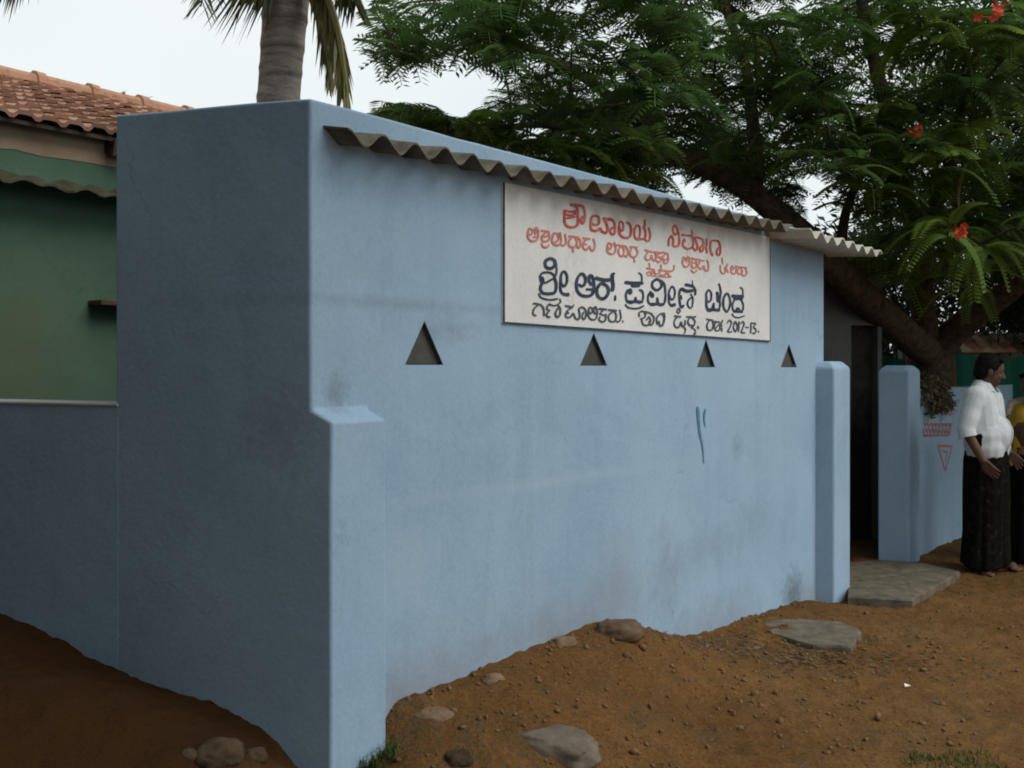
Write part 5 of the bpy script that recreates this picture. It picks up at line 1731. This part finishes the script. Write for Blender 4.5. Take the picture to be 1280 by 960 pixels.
def fused(fn, voxel, smooth_it=6):
    bm = bmesh.new(); fn(bm)
    bmesh.ops.recalc_face_normals(bm, faces=bm.faces)
    me = bpy.data.meshes.new('part'); bm.to_mesh(me); bm.free()
    return solve_mods(me, [('REMESH', dict(mode='VOXEL', voxel_size=voxel)), ('SMOOTH', dict(factor=0.5, iterations=smooth_it))])

def person(loc, face, head_turn, spec, label):
    """local frame: +x front, +y own left; mesh data are turned to the facing and placed at loc"""
    root = empty('person', loc, label, 'person')
    RM = Matrix.Translation(loc) @ Matrix.Rotation(face, 4, 'Z')
    HT = Matrix.Translation(V(0.015, 0, spec['neck'])) @ Matrix.Rotation(head_turn, 4, 'Z') @ Matrix.Rotation(R(spec.get('nod', 4)), 4, 'Y')
    def put(me, name, mats, parent=root, smooth=True, mtx=RM):
        me.transform(mtx)
        me.materials.clear()
        me.materials.append(mats)
        return link(name, me, parent, smooth)
    def head(bm):
        def hp(x, y, z): return HT @ V(x, y, z)
        rot = HT.to_3x3()
        ellipsoid(bm, hp(0.012, 0, 0.135), (0.092, 0.073, 0.098), rot)        # skull
        ellipsoid(bm, hp(0.040, 0, 0.075), (0.062, 0.058, 0.080), rot)        # face
        cone_capsule(bm, hp(0.060, 0, 0.015), 0.026, hp(0.072, 0, 0.020), 0.022)   # chin
        cone_capsule(bm, hp(0.098, 0, 0.118), 0.011, hp(0.117, 0, 0.078), 0.015, 10)   # nose
        cone_capsule(bm, hp(0.090, -0.030, 0.132), 0.012, hp(0.090, 0.030, 0.132), 0.012, 10)   # brow
        cone_capsule(bm, hp(0.092, -0.018, 0.050), 0.0085, hp(0.092, 0.018, 0.050), 0.0085, 8)  # lips
        for sg_ in (-1, 1):
            ellipsoid(bm, hp(0.000, sg_ * 0.074, 0.098), (0.020, 0.010, 0.032), rot)            # ears
            ellipsoid(bm, hp(0.070, sg_ * 0.035, 0.080), (0.022, 0.020, 0.022), rot)            # cheeks
        cone_capsule(bm, V(0.0, 0, spec['neck'] - 0.09), 0.060, hp(0.005, 0, 0.06), 0.054)
    def hand(bm, wrist, dirv, palm_n, thumb_side):
        d = Vector(dirv).normalized(); nn = Vector(palm_n).normalized()
        sd = d.cross(nn).normalized() * thumb_side
        w = Vector(wrist)
        kn = []
        for i, o in enumerate((0.030, 0.010, -0.010, -0.029)):
            k = w + d * (0.088 - 0.004 * abs(i - 1)) + sd * o
            cone_capsule(bm, w + d * 0.012 + sd * o * 0.6, 0.0145, k, 0.0125, 8)
            kn.append(k)
        for i, (k, L) in enumerate(zip(kn, (0.070, 0.078, 0.072, 0.056))):
            d1 = (d + nn * 0.30).normalized(); d2 = (d + nn * 0.8).normalized()
            m = k + d1 * L * 0.5 + sd * (0.004 * (1.5 - i))
            cone_capsule(bm, k, 0.0105, m, 0.0095, 8)
            cone_capsule(bm, m, 0.0095, m + d2 * L * 0.5, 0.0075, 8)
        t0 = w + d * 0.03 + sd * 0.026
        t1 = t0 + (d * 0.6 + sd * 0.6 + nn * .3).normalized() * 0.042
        cone_capsule(bm, t0, 0.014, t1, 0.012, 8)
        cone_capsule(bm, t1, 0.0115, t1 + (d + nn * .4).normalized() * 0.034, 0.009, 8)
    def body(bm):
        head(bm)
        J = spec['joints']
        cone_capsule(bm, (0, 0, J['hip']), 0.125, (0.02, 0, J['hip'] + 0.22), 0.13)
        cone_capsule(bm, (0.02, -0.03, J['hip'] + 0.2), 0.12, (0, -0.07, J['sh'] - 0.08), 0.10)
        cone_capsule(bm, (0.02, 0.03, J['hip'] + 0.2), 0.12, (0, 0.07, J['sh'] - 0.08), 0.10)
        cone_capsule(bm, (-.005, -J['shw'], J['sh']), 0.058, (-.005, J['shw'], J['sh']), 0.058)
        for sd_ in (-1, 1):
            A = spec['arm_r'] if sd_ < 0 else spec['arm_l']
            sh_ = V(-.005, sd_ * J['shw'], J['sh'])
            cone_capsule(bm, sh_, 0.054, A[0], 0.040)
            cone_capsule(bm, A[0], 0.041, A[1], 0.027)
            dd = Vector(A[1]) - Vector(A[0])
            hand(bm, A[1], dd + V(*A[2]), A[3], A[4])
            Lg = spec['leg_r'] if sd_ < 0 else spec['leg_l']
            hip = V(0, sd_ * 0.09, J['hip'] - 0.02)
            cone_capsule(bm, hip, 0.088, Lg[0], 0.056)
            cone_capsule(bm, Lg[0], 0.056, Lg[1], 0.036)
            ank = Vector(Lg[1]); yaw = Lg[2]
            f = V(math.cos(yaw), math.sin(yaw), 0); s_ = V(-f.y, f.x, 0)
            cone_capsule(bm, V(ank.x, ank.y, 0.045) - f * 0.045, 0.033, V(ank.x, ank.y, 0.036) + f * 0.10, 0.032)
            for k in range(5):
                o_ = (k - 2) * 0.0175 * sd_
                ln = (0.058, 0.056, 0.050, 0.042, 0.034)[k]
                cone_capsule(bm, V(ank.x, ank.y, 0.020) + f * 0.095 - s_ * o_ * .9, 0.017, V(ank.x, ank.y, 0.013) + f * (0.10 + ln) - s_ * o_ * 1.1, 0.0125 if k else 0.0155, 8)
    put(fused(body, 0.0058, 4), 'body', M['skin'])
    # hair
    def hairf(bm):
        rot = HT.to_3x3()
        ellipsoid(bm, HT @ V(-0.006, 0, 0.150), (0.098, 0.083, 0.096), rot)
        ellipsoid(bm, HT @ V(-0.050, 0, 0.095), (0.055, 0.074, 0.075), rot)
        cone_capsule(bm, HT @ V(0.062, -0.045, 0.198), 0.022, HT @ V(0.062, 0.045, 0.198), 0.022)
        for sg_ in (-1, 1):
            cone_capsule(bm, HT @ V(0.018, sg_ * 0.071, 0.15), 0.014, HT @ V(0.016, sg_ * 0.071, 0.105), 0.008)
        if spec.get('bun'):
            ellipsoid(bm, HT @ V(-0.115, 0, 0.10), (0.045, 0.05, 0.048), rot)
    hm = fused(hairf, 0.006, 3)
    for v in hm.vertices:
        v.co += Vector(v.normal) * 0.004 * mnoise.noise(v.co * 60)
    put(hm, 'hair', M['hair'])
    if spec.get('moustache'):
        bm = bmesh.new()
        cone_capsule(bm, HT @ V(0.104, -0.003, 0.066), 0.007, HT @ V(0.092, -0.028, 0.058), 0.004, 8)
        cone_capsule(bm, HT @ V(0.104, 0.003, 0.066), 0.007, HT @ V(0.092, 0.028, 0.058), 0.004, 8)
        me = bpy.data.meshes.new('m'); bm.to_mesh(me); bm.free()
        put(me, 'moustache', M['hair'])
    for sg_ in (-1, 1):
        bm = bmesh.new()
        ellipsoid(bm, HT @ V(0.0865, sg_ * 0.031, 0.112), (0.008, 0.011, 0.005))
        me = bpy.data.meshes.new('e'); bm.to_mesh(me); bm.free()
        put(me, 'eye', M['eye'])
    return root, put

def garment_rings(rings, nseg, fold=None, thick=0.004):
    """open cloth tube from rings (cx, cy, z, rx, ry, squareness)"""
    vts, fs = [], []
    for k, (cx_, cy_, z, rx, ry) in enumerate(rings):
        for i in range(nseg):
            a_ = 2 * math.pi * i / nseg
            q = 1.0
            dz = 0
            if fold:
                q, dz = fold(k / (len(rings) - 1), a_)
            vts.append(V(cx_ + rx * q * math.cos(a_), cy_ + ry * q * math.sin(a_), z + dz))
    n = len(rings)
    for k in range(n - 1):
        for i in range(nseg):
            j = (i + 1) % nseg
            fs.append((k * nseg + i, k * nseg + j, (k + 1) * nseg + j, (k + 1) * nseg + i))
    me = bpy.data.meshes.new('cloth')
    me.from_pydata([tuple(v) for v in vts], [], fs)
    return solve_mods(me, [('SOLIDIFY', dict(thickness=thick, offset=-1))])
def lerp_rings(keys, n):
    out = []
    for i in range(n):
        t = i / (n - 1) * (len(keys) - 1)
        k = min(int(t), len(keys) - 2); f = t - k
        f = f * f * (3 - 2 * f) * 0.5 + f * 0.5
        out.append(tuple(a_ + (c_ - a_) * f for a_, c_ in zip(keys[k], keys[k + 1])))
    return out

# --- man in the white shirt
ML = at(1229, 715, 7.93); ML.z = gz(ML.x, ML.y) - 0.002
man_spec = dict(neck=1.425, nod=12, moustache=True,
    joints=dict(hip=0.86, sh=1.355, shw=0.165),
    arm_r=[(-0.045, -0.245, 1.085), (0.075, -0.235, 0.865), (0.06, 0.04, -0.02), (0.1, 1, 0), -1],
    arm_l=[(-0.01, 0.245, 1.08), (0.13, 0.215, 0.90), (0.06, -0.04, -0.02), (0.1, -1, 0), 1],
    leg_r=[(0.01, -0.105, 0.47), (-0.03, -0.115, 0.075), R(-12)],
    leg_l=[(0.05, 0.11, 0.47), (0.06, 0.16, 0.075), R(14)])
man, put = person(ML, R(-42), R(30), man_spec, 'man in white shirt and dark long lungi standing barefoot by the right wall')
def shirt(bm):
    cone_capsule(bm, (0.0, -0.085, 1.30), 0.118, (0.015, -0.07, 1.10), 0.132)
    cone_capsule(bm, (0.0, 0.085, 1.30), 0.118, (0.015, 0.07, 1.10), 0.132)
    ellipsoid(bm, (0.062, 0, 1.05), (0.148, 0.160, 0.17))
    cone_capsule(bm, (0.03, -0.05, 1.05), 0.150, (0.028, -0.05, 0.95), 0.148)
    cone_capsule(bm, (0.03, 0.05, 1.05), 0.150, (0.028, 0.05, 0.95), 0.148)
    cone_capsule(bm, (-.005, -0.165, 1.352), 0.068, (-.005, 0.165, 1.352), 0.068)
    cone_capsule(bm, (0, -0.06, 1.39), 0.060, (0, 0.06, 1.39), 0.060)
    cone_capsule(bm, (-.005, -0.172, 1.345), 0.076, (-0.043, -0.243, 1.10), 0.064)
    cone_capsule(bm, (-0.043, -0.243, 1.10), 0.064, (-0.030, -0.246, 1.035), 0.063)
    cone_capsule(bm, (-.005, 0.172, 1.345), 0.076, (-0.010, 0.243, 1.10), 0.064)
    cone_capsule(bm, (-0.010, 0.243, 1.10), 0.064, (0.006, 0.242, 1.04), 0.063)
sm = fused(shirt, 0.0065, 5)
bmx = bmesh.new(); bmx.from_mesh(sm)
# straight cuffs and a hem: cut the ends away
for co, no in (((-0.030, -0.246, 1.040), (0.25, 0, -1)), ((0.004, 0.242, 1.045), (0.25, 0, -1))):
    n_ = V(*no).normalized()
    geom = [v for v in bmx.verts if abs(v.co.y) > 0.196 and v.co.z < 1.10 and (v.co.y < 0) == (co[1] < 0)]
    gs = set(geom)
    fcs = [f for f in bmx.faces if all(v in gs for v in f.verts)]
    eds = [e for e in bmx.edges if all(v in gs for v in e.verts)]
    bmesh.ops.bisect_plane(bmx, geom=geom + eds + fcs, plane_co=co, plane_no=n_, clear_outer=True)
geom = [v for v in bmx.verts if v.co.z < 0.9]
gs = set(geom)
bmesh.ops.bisect_plane(bmx, geom=geom + [e for e in bmx.edges if all(v in gs for v in e.verts)] + [f for f in bmx.faces if all(v in gs for v in f.verts)],
                       plane_co=(0, 0, 0.838), plane_no=(-0.10, 0, -1), clear_outer=True)
bmx.to_mesh(sm); bmx.free()
for v in sm.vertices:
    p = v.co
    k = 0.006 * mnoise.noise((p.x * 9, p.y * 9, p.z * 14)) + 0.007 * math.sin(38 * p.z + 9 * p.y + 5 * mnoise.noise(p * 6)) * max(0, min(1, (1.18 - p.z) / 0.15)) * (0.35 + mnoise.noise(p * 4))
    v.co = p + Vector(v.normal) * k
sm.update()
so = put(sm, 'shirt', M['shirt'])
# placket, collar, pocket
b = MB()
dg_n = 22
bvh_me = so.data
from mathutils.bvhtree import BVHTree
Mi = (Matrix.Translation(ML) @ Matrix.Rotation(R(-42), 4, 'Z'))
loc_pts = [Mi.inverted() @ (v.co + ML) for v in so.data.vertices]
tree_b = BVHTree.FromPolygons([tuple(p) for p in loc_pts], [tuple(p.vertices) for p in so.data.polygons])
def on_shirt(y, z, off=0.003):
    h = tree_b.ray_cast(V(0.6, y, z), V(-1, 0, 0))
    return (h[0] + V(off, 0, 0)) if h[0] else V(0.1, y, z)
def strip(y0, y1, z0, z1, n, off, name, m, parent):
    vts, fs = [], []
    for i in range(n + 1):
        z = z0 + (z1 - z0) * i / n
        for y in (y0, y1):
            vts.append(on_shirt(y, z, off))
        for y in (y0, y1):
            vts.append(on_shirt(y, z, off - 0.006))
    for i in range(n):
        a_, c_ = 4 * i, 4 * i + 4
        fs += [(a_, c_, c_ + 1, a_ + 1), (a_, a_ + 2, c_ + 2, c_), (a_ + 1, c_ + 1, c_ + 3, a_ + 3)]
    fs += [(0, 1, 3, 2), (4 * n, 4 * n + 2, 4 * n + 3, 4 * n + 1)]
    me = bpy.data.meshes.new(name); me.from_pydata([tuple(v) for v in vts], [], fs)
    return put(me, name, m, parent, False)
strip(-0.013, 0.013, 1.37, 0.862, 26, 0.004, 'placket', M['shirt_trim'], so)
strip(0.055, 0.135, 1.235, 1.135, 8, 0.004, 'pocket', M['shirt'], so)
bm = bmesh.new()
n = 20
ro = []
for i in range(n + 1):
    a_ = R(28) + (2 * math.pi - R(56)) * i / n
    c, s_ = math.cos(a_), math.sin(a_)
    ro.append([bm.verts.new((0.006 + 0.066 * c, 0.070 * s_, 1.462 - 0.030 * max(0, c))), bm.verts.new((0.008 + (0.098 + 0.02 * max(0, c)) * c, 0.100 * s_, 1.412 - 0.045 * max(0, c))),
               bm.verts.new((0.008 + (0.092 + 0.02 * max(0, c)) * c, 0.094 * s_, 1.407 - 0.045 * max(0, c))), bm.verts.new((0.006 + 0.061 * c, 0.065 * s_, 1.455 - 0.030 * max(0, c)))])
for r0, r1 in zip(ro[:-1], ro[1:]):
    for k in range(4):
        bm.faces.new((r0[k], r0[(k + 1) % 4], r1[(k + 1) % 4], r1[k]))
bm.faces.new(ro[0]); bm.faces.new(ro[-1][::-1])
bmesh.ops.recalc_face_normals(bm, faces=bm.faces)
me = bpy.data.meshes.new('collar'); bm.to_mesh(me); bm.free()
put(me, 'collar', M['shirt'], so, False)
def lfold(t, a_):
    k = 0.25 + 0.75 * t
    q = 1 + k * (0.035 * math.sin(7 * a_ + 1.0) + 0.03 * math.sin(12 * a_ + 2.5 * t) + 0.02 * math.sin(19 * a_ - t * 2))
    if abs(a_ - 0.35) < 0.25: q += 0.07 * k * (1 - abs(a_ - 0.35) / 0.25)
    return q, 0.018 * math.sin(2 * a_ + 1) * t
keys = [(0.02, 0, 0.96, 0.135, 0.165), (0.02, 0, 0.85, 0.150, 0.180), (0.02, 0.01, 0.60, 0.155, 0.195), (0.015, 0.02, 0.30, 0.150, 0.205), (0.01, 0.025, 0.055, 0.160, 0.225)]
put(garment_rings(lerp_rings(keys, 40), 120, lfold, 0.005), 'lungi', M['lungi'])

# --- person in yellow, cut by the right edge
WL = at(1292, 712, 8.32); WL.z = gz(WL.x, WL.y) - 0.002
w_spec = dict(neck=1.31, nod=6, bun=True,
    joints=dict(hip=0.80, sh=1.235, shw=0.145),
    arm_r=[(0.03, -0.215, 0.985), (0.20, -0.12, 0.965), (0, 0, 0), (0, 0.3, -1), -1],
    arm_l=[(0.02, 0.22, 0.985), (0.20, 0.15, 0.95), (0, 0, 0), (0, -0.3, -1), 1],
    leg_r=[(0.0, -0.085, 0.43), (-0.02, -0.085, 0.075), R(-8)],
    leg_l=[(0.02, 0.085, 0.43), (0.02, 0.095, 0.075), R(8)])
wom, put = person(WL, R(-150), R(10), w_spec, 'person in loose mustard yellow top and dark skirt behind the man in white')
def top(bm):
    cone_capsule(bm, (0.0, -0.07, 1.18), 0.110, (0.01, -0.06, 0.98), 0.120)
    cone_capsule(bm, (0.0, 0.07, 1.18), 0.110, (0.01, 0.06, 0.98), 0.120)
    cone_capsule(bm, (-.005, -0.145, 1.232), 0.066, (-.005, 0.145, 1.232), 0.066)
    cone_capsule(bm, (0.01, -0.06, 0.98), 0.125, (0.01, -0.06, 0.84), 0.150)
    cone_capsule(bm, (0.01, 0.06, 0.98), 0.125, (0.01, 0.06, 0.84), 0.150)
    for sg_, e in ((-1, (0.028, -0.213, 1.0)), (1, (0.018, 0.218, 1.0))):
        cone_capsule(bm, (-.005, sg_ * 0.15, 1.225), 0.074, e, 0.062)
tm = fused(top, 0.008, 5)
for v in tm.vertices:
    p = v.co
    v.co = p + Vector(v.normal) * (0.010 * mnoise.noise((p.x * 8, p.y * 8, p.z * 5)) + 0.006 * math.sin(30 * p.y + 6 * mnoise.noise(p * 5)))
put(tm, 'top', M['yellow'])
put(garment_rings(lerp_rings([(0.01, 0, 0.93, 0.14, 0.16), (0.01, 0, 0.6, 0.17, 0.20), (0.01, 0, 0.05, 0.20, 0.235)], 30), 100, lambda t, a_: (1 + (0.2 + .8 * t) * 0.045 * math.sin(13 * a_), 0), 0.005), 'skirt', M['skirt'])
# hanging end of the yellow cloth and a pale scarf on the shoulder
me = bpy.data.meshes.new('c')
vts, fs = [], []
for i in range(17):
    t = i / 16
    for k in range(7):
        s_ = k / 6
        vts.append((0.10 + 0.14 * s_ + 0.02 * math.sin(7 * s_ + 3 * t), -0.19 + 0.04 * s_ - 0.05 * t, 1.02 - 0.44 * t * (1 - 0.15 * s_)))
for i in range(16):
    for k in range(6):
        fs.append((i * 7 + k, i * 7 + k + 1, i * 7 + 8 + k, i * 7 + 7 + k))
me.from_pydata(vts, [], fs)
put(solve_mods(me, [('SOLIDIFY', dict(thickness=0.006, offset=0))]), 'hanging_cloth', M['yellow'])
def scarf(bm):
    for sg_ in (-1, 1):
        cone_capsule(bm, (-0.02, sg_ * 0.055, 1.315), 0.032, (0.03, sg_ * 0.165, 1.275), 0.035)
        cone_capsule(bm, (0.03, sg_ * 0.165, 1.275), 0.035, (0.075, sg_ * 0.17, 1.20), 0.028)
put(fused(scarf, 0.008, 4), 'scarf', M['pink'])

# ------------------------------------------------------------------ houses and tree added out of view to shade the left side
def added_shade_house(P0, P1, depth, h, label):
    P0, P1 = V(*P0, 0), V(*P1, 0)
    t = (P1 - P0).normalized(); nb = V(-t.y, t.x, 0)
    root = empty('added_shade_house', (P0 + P1) / 2, label, 'house')
    b = MB()
    q = [P0, P1, P1 + nb * depth, P0 + nb * depth]
    b.hexa([p + V(0, 0, -.3) for p in q] + [p + V(0, 0, h) for p in q])
    b.build('wall', M['mud_band'], root)  # pale walls of the added houses also bounce fill light
    b = MB()
    q = [P0 - t * .4 - nb * .6, P1 + t * .4 - nb * .6, P1 + t * .4 + nb * (depth + .6), P0 - t * .4 + nb * (depth + .6)]
    c0, c1 = (q[0] + q[3]) / 2, (q[1] + q[2]) / 2
    L_ = [p + V(0, 0, h - .1) for p in q]
    b.add(L_ + [c0 + V(0, 0, h + 1.1), c1 + V(0, 0, h + 1.1)], [(0, 1, 5, 4), (2, 3, 4, 5), (1, 2, 5), (3, 0, 4), (3, 2, 1, 0)])
    b.build('roof', M['cement'], root)
    b = MB()
    m = P0.lerp(P1, .5)
    q = [m - t * .5 - nb * .02, m + t * .5 - nb * .02, m + t * .5 + nb * .03, m - t * .5 + nb * .03]
    b.hexa([p + V(0, 0, 0) for p in q] + [p + V(0, 0, 2.0) for p in q])
    b.build('door', M['dark_door'], root)
added_shade_house((-2.75, -3.6), (-3.9, 3.4), 4.0, 3.1, 'house added out of view left of the camera to shade the side wall')
added_shade_house((1.6, -4.2), (-3.6, -3.8), 4.0, 3.1, 'house added out of view behind the camera to shade the side wall')
bushy_tree('added_shade_tree', (-2.2, -1.6, 0.1), 4.6, 0.22, [((0, 0, 5.2), 2.1), ((0.9, 2.0, 4.9), 1.5), ((-.9, 2.6, 4.9), 1.6), ((1.6, 0, 5.3), 1.6), ((-1.3, .6, 4.6), 1.6), ((0.2, 4.2, 4.5), 1.15), ((-1.6, 4.3, 4.6), 1.3), ((1.0, 3.2, 4.9), 1.0), ((3.0, 2.6, 4.8), 0.9), ((4.3, 3.7, 4.9), 0.85)], 17000, 0.24,  # unseen crown placed to block sky; last clump shades the front wall's left end
           'leafy tree added out of view to shade the left ground and walls', mat_=M['backleaf'])
